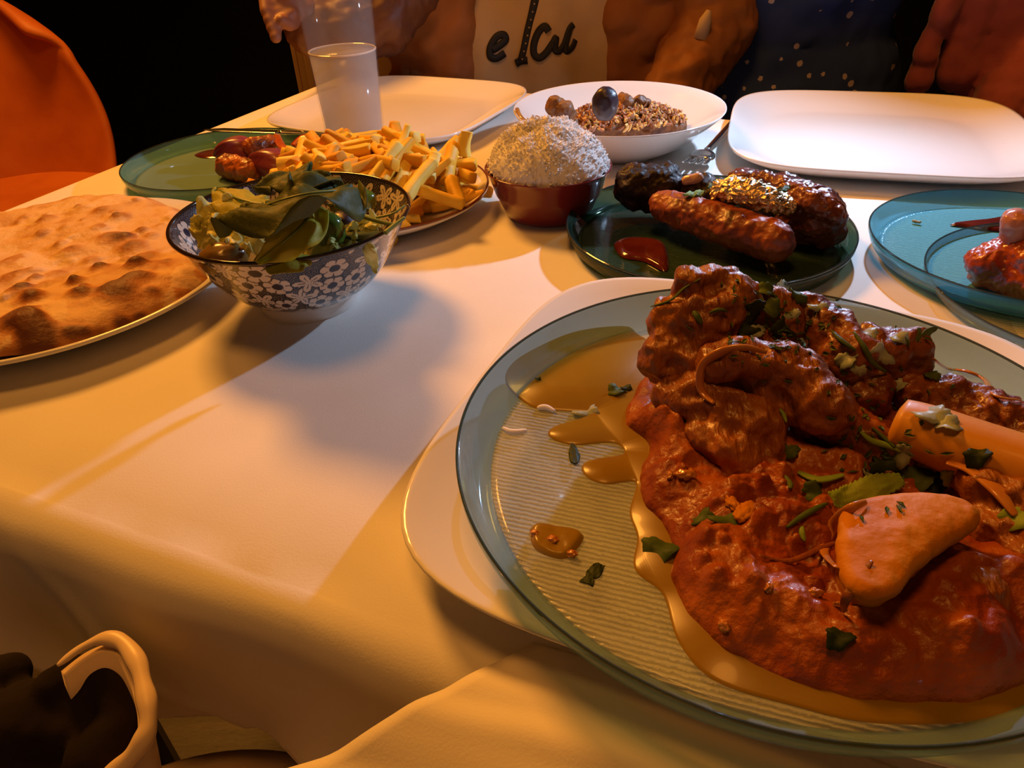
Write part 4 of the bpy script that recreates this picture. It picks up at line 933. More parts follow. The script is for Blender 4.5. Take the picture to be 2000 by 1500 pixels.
def ribbon(name, px, r, m, label, cat='onion', flat=.35, lift=.0012, n=26):
    P = []; 
    for q in px:
        p, nn = hit(q[0], q[1], lift); P.append(p)
    v, f = tube(spline(P, n), [r * (.35 + .65 * math.sin(math.pi * (i + .5) / n)) for i in range(n)], 8, flat); return tag(mk(name, v, f, m), label, cat)
ribbon('onion_strand', [(1395, 790), (1372, 760), (1378, 715), (1410, 688), (1450, 680), (1500, 693)], .0026, M['onion'], 'pale curved onion strand looping over the folded lamb slab', flat=.5)
ribbon('onion_strand', [(1275, 602), (1310, 590), (1340, 560), (1365, 545)], .0016, M['cor'], 'thin green brown strand running up the left of the tallest chunk', 'herb')
ribbon('onion_strand', [(1640, 1110), (1610, 1080), (1622, 1030), (1660, 1000), (1690, 985)], .0022, M['onion'], 'brown onion strand curling round the left of the potato wedge')
ribbon('onion_strand', [(1480, 1090), (1540, 1100), (1600, 1075), (1625, 1060)], .0012, M['lamb2'], 'thin dark onion skin line left of the potato wedge')
ribbon('onion_strand', [(1850, 900), (1900, 915), (1950, 960), (1985, 1010)], .0034, M['onion'], 'broad glossy onion layer over the meat below the bone', flat=.3)
ribbon('onion_strand', [(1820, 700), (1850, 722), (1890, 728), (1925, 745), (1945, 775), (1990, 785)], .0022, M['onion'], 'thin brown onion strand lying on the glass at the right back', flat=.4)
ribbon('onion_strand', [(1700, 1100), (1660, 1160), (1648, 1200)], .0016, M['lamb2'], 'dark seam of onion below the potato wedge')
ribbon('onion_strand', [(1560, 925), (1600, 938), (1650, 930)], .0022, M['corl'], 'pale yellow strand in the sauce above the coriander leaf', 'herb')
for i, (x, y, a, b, lab) in enumerate([(1340, 926, .0042, .0026, 'largest'), (1310, 930, .0020, .0014, 'small left'), (1415, 1222, .0024, .0016, 'lower left'), (1590, 1160, .0026, .0014, 'middle'), (1455, 1000, .0060, .0034, 'broad flat'), (1430, 985, .0044, .0022, 'upper flat'), (1640, 1185, .0022, .0014, 'lower middle'), (1500, 1150, .002, .0014, 'small middle')]):
    p, nn = hit(x, y, .0004); ell('tomato_piece' if i in (4, 5) else 'garlic_bit', p, (a, b, .0018), M['potato'] if i in (4, 5) else M['onion'], lab + (' orange tomato piece in the curry sauce' if i in (4, 5) else ' yellow garlic bit in the curry sauce'), 'garlic' if i not in (4, 5) else 'tomato', (0, 0, i), .0006, sub=3)
# stray rice grains on the glass
for (pts, lab) in (([(1050, 800), (1058, 796), (1070, 797), (1083, 806)], 'white rice grain nearer the oily sauce on the big glass plate'), ([(982, 838), (995, 845), (1012, 846), (1028, 843)], 'white rice grain farthest left on the big glass plate')):
    P = [hit(x, y, .0008)[0] for x, y in pts]; v, f = tube(spline(P, 12), [.0006 + .0008 * math.sin(math.pi * (i + 1) / 13) for i in range(12)], 8); tag(mk('rice_grain', v, f, M['rice']), lab, 'rice')
# coriander
def cleaf(px, py, size, ang, m, label, lift=.0012, curl=.3, seed=0, name='coriander_leaf', group=None):
    p, nn = hit(px, py, lift); nn = (nn + Vector((random.uniform(-.3, .3), random.uniform(-.3, .1), .5))).normalized()
    t1 = nn.cross(Vector((0, 1, 0))).normalized(); t2 = nn.cross(t1); V = [p]; f = []; n = 30
    for i in range(n):
        a = 2 * math.pi * i / n; q = (a - ang)
        lobe = .42 + .38 * abs(math.cos(1.5 * q)) ** .6 + .16 * abs(math.sin(4.5 * q + seed)) 
        stemcut = 1 - .75 * math.exp(-((q - math.pi + math.pi * 2) % (2 * math.pi) - math.pi) ** 2 / .15) if 0 else 1
        r = size * lobe * stemcut * (1 + .2 * math.cos(q))
        V.append(p + t1 * math.cos(a) * r + t2 * math.sin(a) * r * .75 + nn * (curl * r * math.sin(2 * a + seed)))
        V.append(p + t1 * math.cos(a) * r * .5 + t2 * math.sin(a) * r * .5 * .75 + nn * (curl * .4 * r * math.sin(2 * a + seed) - .0001))
    for i in range(n):
        j = (i + 1) % n; f.append((0, 2 + 2 * i, 2 + 2 * j)); f.append((2 + 2 * i, 1 + 2 * i, 1 + 2 * j, 2 + 2 * j))
    o = mk(name, V, f, m); s = o.modifiers.new('t', 'SOLIDIFY'); s.thickness = .00035; return tag(o, label, 'herb', group)
M['corpale'] = leafmat('coriander_underside', (.30, .36, .28), (.44, .50, .42), rough=.25)
for (x, y, s, a, m, lab) in [
    (1148, 806, .0075, .3, 'corpale', 'pale curled coriander leaf on the yellow sauce near the rice grains'),
    (1205, 764, .0060, 1.2, 'cor', 'flat coriander leaf on the yellow sauce beside the lamb'),
    (1225, 760, .0035, .2, 'cord', 'dark brown herb fleck next to the flat leaf on the sauce'),
    (1052, 742, .0018, .2, 'cord', 'tiny dark fleck in the yellow sauce at upper left'),
    (1290, 1075, .0095, 1.0, 'cor', 'large limp coriander leaf half under the red sauce at the left'),
    (1825, 812, .0090, .3, 'corpale', 'pale glistening coriander leaf draped over the bone'),
    (1850, 830, .0060, 1.9, 'corpale', 'second pale leaf lobe draped down the front of the bone'),
    (1908, 890, .0060, 1.0, 'cord', 'small dark green leaf stuck on the front of the bone'),
    (1722, 688, .0080, .7, 'corpale', 'broad pale coriander leaf on the small lump at the right back'),
    (1700, 655, .0060, .1, 'corpale', 'thin pale leaf along the top of the small lump'),
    (1760, 660, .0050, .1, 'corpale', 'pale leaf tip at the top right of the small lump'),
    (1492, 565, .0060, 1.6, 'cor', 'green coriander leaf standing at the back right of the tallest chunk'),
    (1530, 560, .0075, .5, 'corpale', 'silvery coriander leaf at the very back of the meat'),
    (1550, 575, .0060, 2.5, 'cor', 'green leaf tip beside the silvery leaf at the back'),
    (1470, 610, .0085, .5, 'cord', 'dark coriander cluster leaf on the tallest chunk, upper one'),
    (1500, 600, .0070, 2.0, 'cor', 'olive coriander leaf on the tallest chunk, right one'),
    (1455, 635, .0075, 1.0, 'cord', 'dark coriander leaf in the middle of the tallest chunk'),
    (1545, 615, .0055, .4, 'corpale', 'pale narrow leaf in the middle of the herb cluster'),
    (1478, 645, .0050, 1.5, 'corpale', 'small white shining leaf at the bottom of the herb cluster'),
    (1530, 640, .0075, .9, 'cord', 'dark leaf in the hollow right of the tallest chunk'),
    (1560, 665, .0070, 2.2, 'cor', 'green stalk leaf on the slope above the folded slab'),
    (1600, 600, .0055, .4, 'corpale', 'pale leaf at the right shoulder of the tallest chunk'),
    (1655, 700, .0060, 1.4, 'corpale', 'pale green leaf in the dark gap right of the slab'),
    (1675, 720, .0050, .3, 'corpale', 'small pale leaf low in the gap right of the slab'),
    (1760, 750, .0050, 1.5, 'corpale', 'square pale leaf piece beside the left end of the bone'),
    (1820, 735, .0045, .3, 'cor', 'little green leaf on the shredded strip at the back'),
    (1730, 905, .0080, .6, 'cord', 'dark leaf above the light serrated leaf near the bone'),
    (1770, 880, .0065, .2, 'corpale', 'silvery leaf lobe at the end of the yellow stalk'),
    (1790, 930, .0090, 1.2, 'cor', 'olive leaf cluster piece right of the serrated leaf'),
    (1830, 945, .0085, 2.2, 'cord', 'dark drooping leaf right of the olive cluster'),
    (1855, 925, .0045, .5, 'corl', 'small bright green leaf on top of the dark drooping leaf'),
    (1690, 928, .0035, .5, 'corpale', 'tiny white leaf bit above the serrated leaf'),
    (1595, 960, .0075, 1.4, 'cor', 'crumpled green leaf at the left end of the serrated leaf'),
    (1420, 1015, .0080, .3, 'cor', 'wilted coriander leaf lying in the sauce at centre left'),
    (1380, 1010, .0055, .2, 'cor', 'left part of the wilted leaf in the sauce'),
    (1985, 1010, .0070, 1.4, 'corl', 'yellow green leaf at the right edge of the picture'),
    (1640, 1245, .0055, 1.0, 'cord', 'very dark leaf sunk in the sauce below the potato'),
    (1545, 880, .0050, 1.4, 'cor', 'narrow leaf bit in the dark gap under the slab'),
]: cleaf(x, y, s, a, M[m], lab, seed=a * 3)
leaf('coriander_leaf', [hit(x, y, .001)[0] for x, y in ((1122, 908), (1122, 893), (1120, 880), (1118, 866))], .0026, M['cord'], 'pointed dark leaf shard standing on the bare glass at left', droop=.3, ruff=.0003, seed=2, nseg=16)
leaf('coriander_leaf', [hit(x, y, .001)[0] for x, y in ((1145, 1142), (1152, 1128), (1162, 1118), (1172, 1104))], .0028, M['cord'], 'small dark green leaf piece low on the bare glass at left', droop=.2, ruff=.0004, seed=5, nseg=20, lobes=lambda t: .6 + .4 * abs(math.cos(t * 5)))
def ser(t): return max(.05, (.25 + .75 * math.sin(math.pi * min(1, .08 + t * .86)) ** .7) * (1 + .20 * ((t * 17) % 1 - .5)))
P = [hit(x, y, .0045)[0] for x, y in ((1612, 990), (1650, 975), (1700, 958), (1760, 945))]
leaf('coriander_leaf', P, .0052, M['corl'], 'long bright green serrated coriander leaf lying in the middle of the curry', droop=.15, ruff=.0004, seed=1, nseg=110, lobes=ser, up=(0, -.5, 1))
for pts, r, m, lab in [([(1535, 1030), (1560, 1010), (1590, 995), (1612, 988)], .0013, 'cor', 'green stalk of the long serrated leaf'), ([(1680, 842), (1700, 862), (1735, 872), (1765, 885)], .0015, 'corl', 'yellow green bent stalk above the serrated leaf'), ([(1700, 838), (1720, 850), (1750, 870)], .0010, 'cor', 'thin brown stalk beside the yellow bent one'), ([(1668, 652), (1685, 680), (1700, 705), (1730, 730)], .0013, 'cor', 'dark stalk crossing the small lump at the back'), ([(1625, 650), (1645, 668), (1670, 685)], .0012, 'cor', 'short stalk left of the small lump'), ([(1355, 610), (1362, 620), (1368, 632)], .0016, 'cor', 'short cut green stalk on the left of the tallest chunk'), ([(1388, 612), (1402, 606), (1418, 604)], .0011, 'cor', 'small level stalk on the tallest chunk'), ([(1555, 660), (1568, 675), (1582, 692)], .0016, 'cor', 'thick green stalk on the slope of the slab'), ([(1518, 800), (1526, 812), (1530, 825)], .0010, 'corl', 'pale stalk bit in the gap under the slab'), ([(1530, 930), (1538, 945), (1542, 955)], .0012, 'cor', 'stalk bit standing in the sauce at centre'), ([(1562, 1030), (1563, 1042), (1566, 1056)], .0012, 'corl', 'short pale stalk below the serrated leaf')]:
    ribbon('coriander_stalk', pts, r, M[m], lab, 'herb', .8, .0012, 14)
# sprig rising at the back right
a = hit(1795, 668, .0)[0]
for k, e in enumerate(((1797, 640, .066), (1832, 640, .064), (1780, 655, .062))):
    b = W(*e); leaf('coriander_leaf', [a, a.lerp(b, .5) + Vector((0, 0, .001)), b], .0022, M['cor'], ['middle upright tip of the sprig at the right back', 'right pointing tip of the sprig at the right back', 'left short tip of the sprig at the right back'][k], droop=.2, ruff=.0003, seed=k, nseg=14, up=(0, -1, .3))
# chopped flecks
V = []; f = []
for _ in range(170):
    if random.random() < .62: x, y = random.gauss(1520, 60), random.gauss(640, 45)
    else: x, y = random.gauss(1740, 70), random.gauss(820, 90)
    if y < 545 or x > 1960: continue
    p, nn = hit(x, y, .0008)
    if p.z < .03 or p.y > .4: continue
    b = len(V); t1 = Vector((random.gauss(0, 1), random.gauss(0, 1), random.gauss(0, .5))); t1 = (t1 - nn * t1.dot(nn)).normalized(); t2 = nn.cross(t1); l = random.uniform(.001, .0028); w_ = random.uniform(.0004, .0010)
    for (q, e) in ((-1, 0), (0, 1), (1, 0), (0, -1)): V.append(p + t1 * q * l + t2 * e * w_ + nn * (.0006 if e else 0))
    for (q, e) in ((-1, 0), (0, 1), (1, 0), (0, -1)): V.append(p + t1 * q * l + t2 * e * w_ + nn * (.0002 if e else -.0003))
    f += [(b, b + 1, b + 2, b + 3), (b + 7, b + 6, b + 5, b + 4)] + [(b + i, b + 4 + i, b + 4 + (i + 1) % 4, b + (i + 1) % 4) for i in range(4)]
tag(mk('chopped_coriander', V, f, M['cor'], None, False), 'finely chopped coriander scattered over the meat on the big plate', 'herb', None, 'stuff')
# ------------------------------------------------------------------ people
M['skin'] = mat('skin', (.24, .10, .06), (.30, .13, .08), 20, .5, sss=.15)
M['puffer'] = mat('brown_puffer_nylon', (.34, .125, .03), (.40, .16, .045), 10, .6, .3, 60, .003, spec=.3)
M['sleeve'] = mat('dark_brown_sleeve', (.12, .045, .02), (.18, .07, .03), 12, .5, .3, 60, .003)
M['tee'] = mat('cream_jersey', (.62, .45, .24), (.68, .50, .28), 20, .9, .2, 500, .0006)
M['ink'] = mat('black_print', (.015, .015, .018), None, rough=.6)
M['jeans'] = mat('dark_trousers', (.012, .012, .018), None, rough=.9)
M['cardi'] = mat('coral_knit', (.42, .09, .09), (.50, .12, .12), 30, .85, .3, 300, .001, sheen=.3)
M['hair'] = mat('dark_hair', (.015, .01, .008), None, rough=.5)
M['greychair'] = mat('grey_brown_upholstery', (.17, .12, .12), (.22, .16, .16), 20, .8)
def dress():
    m, t, b, o = nt('navy_floral_dress'); tc = N(t, 'ShaderNodeTexCoord'); vo = N(t, 'ShaderNodeTexVoronoi'); vo.inputs['Scale'].default_value = 42; vo.inputs['Randomness'].default_value = 1
    t.links.new(tc.outputs['Object'], vo.inputs['Vector'])
    nz = N(t, 'ShaderNodeTexNoise'); nz.inputs['Scale'].default_value = 420; t.links.new(tc.outputs['Object'], nz.inputs['Vector'])
    ma = N(t, 'ShaderNodeMath', operation='MULTIPLY_ADD'); ma.inputs[1].default_value = .14; t.links.new(nz.outputs['Fac'], ma.inputs[0]); t.links.new(vo.outputs['Distance'], ma.inputs[2])
    r = N(t, 'ShaderNodeValToRGB'); r.color_ramp.interpolation = 'CONSTANT'; r.color_ramp.elements[0].color = (.62, .50, .50, 1); r.color_ramp.elements[1].color = (0, 0, 0, 1); r.color_ramp.elements[1].position = .27
    t.links.new(ma.outputs[0], r.inputs[0])
    sp_ = N(t, 'ShaderNodeSeparateColor'); t.links.new(vo.outputs['Color'], sp_.inputs[0]); gt = N(t, 'ShaderNodeMath', operation='GREATER_THAN'); gt.inputs[1].default_value = .42; t.links.new(sp_.outputs[0], gt.inputs[0])
    mu = N(t, 'ShaderNodeMix', data_type='RGBA'); mu.inputs[6].default_value = (.032, .070, .28, 1)
    mm = N(t, 'ShaderNodeMath', operation='MULTIPLY'); s2 = N(t, 'ShaderNodeSeparateColor'); t.links.new(r.outputs[0], s2.inputs[0]); g2 = N(t, 'ShaderNodeMath', operation='GREATER_THAN'); g2.inputs[1].default_value = .1; t.links.new(s2.outputs[0], g2.inputs[0])
    t.links.new(g2.outputs[0], mm.inputs[0]); t.links.new(gt.outputs[0], mm.inputs[1]); t.links.new(mm.outputs[0], mu.inputs[0]); mu.inputs[7].default_value = (.70, .60, .60, 1)
    t.links.new(mu.outputs[2], b.inputs['Base Color']); b.inputs['Roughness'].default_value = .85; return m
M['dress'] = dress()
def headparts(root, c, hair):
    o = blob('head', [((c[0], c[1], c[2]), (.075, .09, .10)), ((c[0], c[1] - .03, c[2] - .06), (.05, .05, .05)), ((c[0], c[1] - .095, c[2] - .01), (.012, .015, .022)), ((c[0] - .078, c[1], c[2] - .01), (.012, .018, .03)), ((c[0] + .078, c[1], c[2] - .01), (.012, .018, .03))], M['skin'], root, .006, (), 4)
    for s in (-1, 1):
        e = ell('eye', Vector((c[0] + s * .03, c[1] - .083, c[2] + .005)), (.012, .008, .007), M['ink'], None, None, sub=2); e.parent = root; e.matrix_parent_inverse = Matrix.Translation(-root.location)
    mth = blob('mouth', [((c[0] - .018, c[1] - .082, c[2] - .055), .006, (c[0] + .018, c[1] - .082, c[2] - .055), .006)], M['cardi'], root, .003, (), 2)
    blob('hair', [((c[0], c[1] + .02, c[2] + .03), (.09, .095, .095)), ((c[0], c[1] + .05, c[2] - .07), (.085, .06, .12))], hair, root, .006, ((.03, .008),), 3)
# --- person in the puffer jacket
Y1 = 1.20; PX = .055
p1 = empty('person', (PX, Y1 + .08, FZ), 'person in a brown puffer jacket over a cream lettered top, arm stretched to the left', 'person')
blob('body', [((PX, Y1 + .10, -.28), (.17, .12, .10)), ((PX, Y1 + .10, -.10), (.15, .10, .16)), ((PX, Y1 + .10, .10), (.16, .10, .16)), ((PX, Y1 + .11, .27), (.19, .09, .07)), ((PX, Y1 + .10, .33), .055, (PX, Y1 + .09, .42), .05),
    ((PX - .09, Y1 + .05, -.30), .08, (PX - .11, Y1 - .30, -.28), .065), ((PX + .09, Y1 + .05, -.30), .08, (PX + .11, Y1 - .30, -.28), .065), ((PX - .11, Y1 - .30, -.28), .06, (PX - .11, Y1 - .26, FZ + .06), .042), ((PX + .11, Y1 - .30, -.28), .06, (PX + .11, Y1 - .26, FZ + .06), .042)], M['jeans'], p1, .010, (), 4)
headparts(p1, (PX, Y1 + .06, .53), M['hair'])
# top: gently curved front with soft folds
def front(px, py): 
    # point of the shirt front under pixel (px,py)
    p = WY(px, py, Y1 - .02)
    return p
V = []; f = []; na, nb = 60, 60
for i in range(na):
    for j in range(nb):
        x = PX - .13 + .26 * i / (na - 1); z = -.22 + .50 * j / (nb - 1)
        y = Y1 - .02 + 1.6 * (x - PX) ** 2 + .010 * math.sin(x * 60 + z * 6) * .5 + .006 * fb((x, z), 14, 2) - .02 * math.exp(-((z + .02) / .12) ** 2)
        V.append((x, y, z))
def shirty(x, z): return Y1 - .02 + 1.6 * (x - PX) ** 2 + .010 * math.sin(x * 60 + z * 6) * .5 + .006 * fb((x, z), 14, 2) - .02 * math.exp(-((z + .02) / .12) ** 2)
for i in range(na - 1):
    for j in range(nb - 1): a = i * nb + j; f.append((a, a + nb, a + nb + 1, a + 1))
top = mk('shirt', V, f, M['tee'], p1); s = top.modifiers.new('t', 'SOLIDIFY'); s.thickness = .004; s.offset = 1
tag(top, 'cream top with black script lettering')
def stroke(px, r, parent, closedend=False, beads=False):
    P = []
    for x, y in px:
        q = WY(x, y, Y1 - .03); q.y = shirty(q.x, q.z) - .006
        for _ in range(3):
            q = WY(x, y, q.y); q.y = shirty(q.x, q.z) - .0055
        P.append(q)
    nn = max(12, len(px) * 6); v, f = tube(spline(P, nn), r, 8, .4, (0, 1, 0)); o = mk('letter_stroke', v, f, M['ink'], None); o.parent = parent; o.matrix_parent_inverse = parent.matrix_world.inverted() @ Matrix.Identity(4)
    return P
bpy.context.view_layer.update()
stroke([(962, 98), (975, 90), (988, 78), (984, 68), (970, 72), (958, 92), (958, 110), (970, 114), (986, 104)], .0052, top)
stroke([(1052, -30), (1045, 0), (1038, 32), (1030, 65), (1024, 95), (1018, 118)], .0056, top)
stroke([(1008, 124), (1018, 119), (1030, 118)], .0056, top)
stroke([(1072, 62), (1064, 52), (1052, 62), (1043, 85), (1043, 105), (1053, 113), (1066, 104), (1080, 84)], .0052, top)
stroke([(1080, 84), (1086, 74), (1084, 96), (1092, 100), (1102, 86), (1112, 58), (1120, 48)], .0048, top)
stroke([(1112, 58), (1104, 90), (1108, 100), (1118, 92), (1124, 78)], .0048, top)
# bead dots on the tall letter
for k in range(9):
    t = k / 8; x = 1047 - 27 * t; y = -8 + 124 * t; q = WY(x, y, Y1 - .03)
    for _ in range(3): q = WY(x, y, shirty(q.x, q.z) - .0085)
    e = ell('bead', q, (.0012, .0008, .0012), M['tee'], None, None, sub=2); e.parent = top; e.matrix_parent_inverse = top.matrix_world.inverted()
# jacket: quilted halves and sleeves
def quilt(name, segs, m, parent, **k): return blob(name, segs, m, parent, .005, ((.12, .03), (.05, .010), (.02, .004)), 30)
jl = [WY(870, 150, Y1 - .03), WY(830, 60, Y1 - .02)]
L1 = []
for k in range(9):
    z = -.26 + .075 * k; L1.append(((PX - .158, Y1 + .035, z), (.082, .09, .060)))
for k in range(5): L1.append(((PX - .118, Y1 - .012, -.06 + .062 * k), (.046, .040, .052)))
L1 += [((PX - .21, Y1 + .08, .26), .075, (PX - .27, Y1 + .02, .12), .065)]
quilt('jacket_left_half', L1, M['puffer'], p1)
L2 = []
for k in range(9):
    z = -.26 + .075 * k; L2.append(((PX + .172, Y1 + .045, z), (.078, .09, .060)))
for k in range(5): L2.append(((PX + .135, Y1 - .004, -.06 + .062 * k), (.040, .036, .052)))
quilt('jacket_right_half', L2, M['puffer'], p1)
blob('jacket_sleeve', [((PX + .20, Y1 + .06, .25), .07, (PX + .27, Y1 - .02, .05), .06), ((PX + .27, Y1 - .02, .05), .062, (PX + .19, Y1 - .10, -.03), .045)], M['puffer'], p1, .005, ((.04, .02),), 3)
sh0 = WY(790, -60, Y1 - .04); el0 = WY(735, 60, Y1 - .08); wr0 = WY(600, 40, Y1 - .10); hd = WY(560, 15, Y1 - .10)
tag(blob('jacket_sleeve', [(WY(830, -80, Y1), .06, WY(745, 30, Y1 - .06), .052), (WY(745, 30, Y1 - .06), .052, WY(660, 62, Y1 - .09), .042), (WY(660, 62, Y1 - .09), .042, WY(600, 55, Y1 - .10), .036)], M['sleeve'], p1, .005, ((.035, .016), (.012, .005)), 3), 'dark creased sleeve')
h0 = WY(590, 30, Y1 - .105); P5 = [(h0, .026, WY(562, 12, Y1 - .11), .028)]
for k in range(4):
    b0 = WY(556 + 5 * k, -2 + 10 * k, Y1 - .115 - .006 * k); b1 = b0 + Vector((-.022, -.012, .004 - .004 * k)); b2 = b1 + Vector((.002, -.016, -.014)); P5 += [(b0, .0095, b1, .009), (b1, .009, b2, .008)]
P5 += [(WY(580, 40, Y1 - .12), .010, WY(565, 48, Y1 - .14), .009), (WY(565, 48, Y1 - .14), .009, WY(550, 40, Y1 - .15), .008)]
blob('hand', P5, M['skin'], p1, .0025, (), 4)
v, f = tube([WY(1385, 20, Y1 - .09), WY(1378, 40, Y1 - .09), WY(1368, 75, Y1 - .09)], [.0035, .009, .010], 12); tag(mk('cord_toggle', v, f, M['tee'], p1), 'cream cord toggle')
# --- person in the navy dress
Y2 = 1.16; QX = .50
p2 = empty('person', (QX, Y2 + .10, FZ), 'person in a navy dress with small white flowers and a coral cardigan', 'person')
blob('body', [((QX, Y2 + .10, .30), (.16, .08, .06)), ((QX, Y2 + .10, .34), .05, (QX, Y2 + .09, .44), .047), ((QX - .09, Y2 - .28, -.28), .055, (QX - .09, Y2 - .22, FZ + .06), .04), ((QX + .09, Y2 - .28, -.28), .055, (QX + .09, Y2 - .22, FZ + .06), .04)], M['skin'], p2, .008, (), 4)
headparts(p2, (QX, Y2 + .07, .54), M['hair'])
tag(blob('dress', [((QX - .03, Y2 + .10, -.28), (.20, .13, .10)), ((QX - .03, Y2 + .10, -.08), (.19, .125, .17)), ((QX - .03, Y2 + .10, .10), (.175, .12, .17)), ((QX, Y2 + .10, .24), (.15, .09, .07)), ((QX - .10, Y2 + .03, -.28), .09, (QX - .10, Y2 - .30, -.27), .075), ((QX + .10, Y2 + .03, -.28), .09, (QX + .10, Y2 - .30, -.27), .075)], M['dress'], p2, .007, ((.12, .03), (.04, .008)), 4), 'navy fabric scattered with small white flowers')
def cardi_side():
    segs = []
    top_ = [(1868, -40), (1835, 40), (1805, 110), (1790, 165)]
    for k in range(len(top_) - 1):
        a, b = WY(*top_[k], Y2 - .045), WY(*top_[k + 1], Y2 - .055); segs.append((a + Vector((.012, .02, 0)), .017, b + Vector((.012, .02, 0)), .018))
    for k, (x0, y0, x1, y1, r) in enumerate([(1930, -60, 1870, 140, .030), (1990, -60, 1920, 170, .038), (2060, -60, 1990, 190, .045), (1990, 40, 1960, 260, .05)]):
        segs.append((WY(x0, y0, Y2 - .02), r, WY(x1, y1, Y2 - .03), r))
    segs.append(((QX + .20, Y2 + .06, .28), .07, WY(2080, 40, Y2 - .02), .06)); segs.append((WY(2080, 40, Y2 - .02), .06, WY(1950, 240, Y2 - .10), .05))
    return segs
tag(blob('cardigan', cardi_side(), M['cardi'], p2, .005, ((.05, .014), (.015, .004)), 3), 'coral knitted cardigan')
blob('cardigan_sleeve', [((QX - .18, Y2 + .09, .28), .06, (QX - .30, Y2 + .16, .16), .055)], M['cardi'], p2, .006, ((.05, .01),), 3)
for nm, cx, cy, m in (('chair', QX - .01, Y2 + .27, 'greychair'), ('chair', PX, Y1 + .29, 'greychair')):
    pass
def shell_chair(cx, cy, ang, seatz, backz, wd, m, label, legs=True, lean=.12):
    """upholstered shell chair: curved backrest, seat pan, four legs"""
    root = empty('shell_chair', (cx, cy, FZ), label, 'chair'); root.rotation_euler.z = ang
    def add(name, v, f, mm):
        me = pymesh(name, v, f); me.polygons.foreach_set('use_smooth', [True] * len(me.polygons)); o = bpy.data.objects.new(name, me); C.objects.link(o); me.materials.append(mm); o.parent = root; return o
    V = []; f = []; na, nb = 28, 28; hz_ = backz - FZ; s0 = seatz - FZ
    for j in range(nb):
        t = j / (nb - 1); z = s0 + (hz_ - s0) * t; hw = wd / 2 * (.86 + .14 * math.sin(math.pi * min(1, t * 1.1)) if t < .8 else (.86 + .14 * math.sin(math.pi * .88)) * (1 - ((t - .8) / .2) ** 3 * .34))
        for i in range(na):
            s = i / (na - 1) * 2 - 1; zz = z - (abs(s) ** 3.2 * .10 * t)
            V.append((s * hw, wd * .42 + lean * t - .16 * abs(s) ** 2.2, zz))
    for j in range(nb - 1):
        for i in range(na - 1): a = j * na + i; f.append((a, a + 1, a + na + 1, a + na))
    o = add('backrest', V, f, m); sd = o.modifiers.new('t', 'SOLIDIFY'); sd.thickness = .022; sd.offset = 0; bv = o.modifiers.new('s', 'SUBSURF'); bv.levels = 1; bv.render_levels = 1
    V = []; f = []
    for j in range(20):
        for i in range(20):
            a, b = i / 19 * 2 - 1, j / 19 * 2 - 1; x = a * math.sqrt(1 - b * b / 2 * .7) * wd / 2; y = b * math.sqrt(1 - a * a / 2 * .7) * wd / 2
            V.append((x, y, s0 + .03 * (a * a + max(0, b) ** 2) - .03 * max(0, -b) ** 3))
    for j in range(19):
        for i in range(19): a = j * 20 + i; f.append((a, a + 1, a + 21, a + 20))
    o = add('seat', V, f, m); sd = o.modifiers.new('t', 'SOLIDIFY'); sd.thickness = .024; sd.offset = 0; bv = o.modifiers.new('s', 'SUBSURF'); bv.levels = 1; bv.render_levels = 1
    for sx in (-1, 1):
        for sy in (-1, 1):
            v, f = tube([(sx * wd * .28, sy * wd * .26, s0), (sx * wd * .44, sy * wd * .42, 0)], [.014, .009], 10); add('leg', v, f, M['dark_metal'])
    return root
shell_chair(QX - .12, Y2 + .12, 0, -.30, .16, .48, M['greychair'], 'dark grey brown chair behind the person in the navy dress')
# orange chair at the left back
pt = WY(60, 30, 1.35)
shell_chair(pt.x - .285, 1.50, R(30), -.32, pt.z + .02, .50, M['orange'], 'orange leather shell chair at the far left beyond the table')
# ------------------------------------------------------------------ lower left corner
def flat_lip(px, r, m, parent, name, flat=.5, n=60, up=(0, 0, 1)):
    v, f = tube(spline([W(*q) for q in px], n), r, 14, flat, up); return mk(name, v, f, m, parent)
ch = empty('shell_chair', (-.22, .10, FZ), 'cream shell chair with a scalloped lip at the lower left, black coat over it', 'chair')
LP = [(112, 1300, -.030), (160, 1264, -.028), (205, 1247, -.027), (240, 1256, -.027), (268, 1294, -.028), (280, 1338, -.030), (289, 1385, -.033), (286, 1430, -.037), (262, 1470, -.042), (225, 1507, -.048), (170, 1562, -.056), (100, 1620, -.064)]
P = spline([W(*q) for q in LP], 90)
rad = [.0008 + .0030 * min(1, i / 22) + .0004 * math.sin(i * .45) for i in range(90)]
v, f = tube(P, rad, 14, .8); mk('lip', v, f, M['cream_shell'], ch)
V = []; f = []
for i, p in enumerate(P):
    for j in range(14):
        t = j / 13; V.append(p + Vector((-.05 * t, -.03 * t, -.004 - .32 * t)))
for i in range(len(P) - 1):
    for j in range(13): a = i * 14 + j; f.append((a, a + 14, a + 15, a + 1))
o = mk('backrest', V, f, M['cream_shell'], ch); s = o.modifiers.new('t', 'SOLIDIFY'); s.thickness = .005
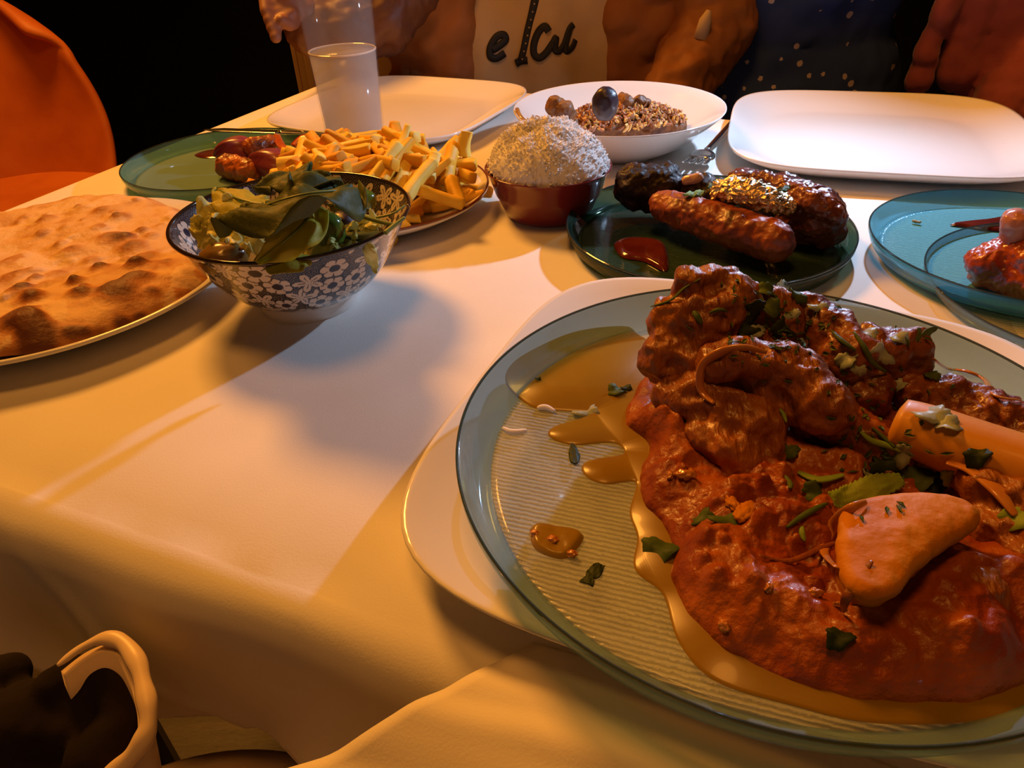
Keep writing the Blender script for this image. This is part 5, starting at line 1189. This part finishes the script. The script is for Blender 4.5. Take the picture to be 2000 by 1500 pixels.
V, f = lathe([(.002, -.02), (.16, -.02), (.20, 0), (.205, .02), (.198, .022), (.15, .002), (.002, 0)], 48, -.34, .02); V = [(a, b, c_ - .36) for a, b, c_ in V]; mk('seat', V, f, M['cream_shell'], ch)
for (x, y) in ((-.45, -.08), (-.23, -.08), (-.45, .12), (-.23, .12)):
    v, f = tube([(x, y, -.37), (x + (x + .34) * .3, y, FZ)], [.012, .009], 8); mk('leg', v, f, M['dark_metal'], ch)
coat = blob('coat', [(W(110, 1345, -.050), .0105, W(150, 1318, -.048), .0100), (W(150, 1318, -.048), .0100, W(195, 1306, -.046), .0085), (W(195, 1308, -.046), .0085, W(222, 1350, -.050), .0090), (W(222, 1350, -.050), .0090, W(236, 1405, -.055), .0095), (W(236, 1405, -.055), .0095, W(190, 1480, -.062), .013), (W(60, 1420, -.065), .022, W(180, 1430, -.068), .016), (W(110, 1380, -.060), .016, W(180, 1370, -.058), .013), (W(0, 1325, -.058), .0115, W(18, 1318, -.056), .0105), (W(-60, 1400, -.07), .024, W(60, 1480, -.08), .028), (W(40, 1500, -.085), .026, W(150, 1550, -.085), .022), (W(-100, 1350, -.065), .022, W(-20, 1350, -.062), .0145)], M['black_cloth'], None, .0018, ((.03, .004),), 6)
tag(coat, 'black coat bundled over the cream chair at the lower left', 'coat')
st = empty('stool', (-.19, .30, FZ), 'cream round seat with a raised rim under the table at the bottom', 'stool')
c0 = W(480, 1450, -.17); 
v, f = lathe([(.002, -.03), (.15, -.03), (.19, -.02), (.200, -.004), (.201, .002), (.197, .004), (.186, .003), (.180, -.003), (.10, -.008), (.002, -.009)], 96)
cx0, cy0 = c0.x + .0, c0.y - .142
me = [(a * .68 + cx0, b * .68 + cy0, z - .17) for a, b, z in v]; mk('seat', me, f, M['cream_shell'], st)
v, f = lathe([(.002, 0), (.14, 0), (.14, .006), (.03, .02), (.022, .10), (.022, .54), (.002, .54)], 48); mk('pedestal', [(a + cx0, b + cy0, z + FZ) for a, b, z in v], f, M['dark_metal'], st)
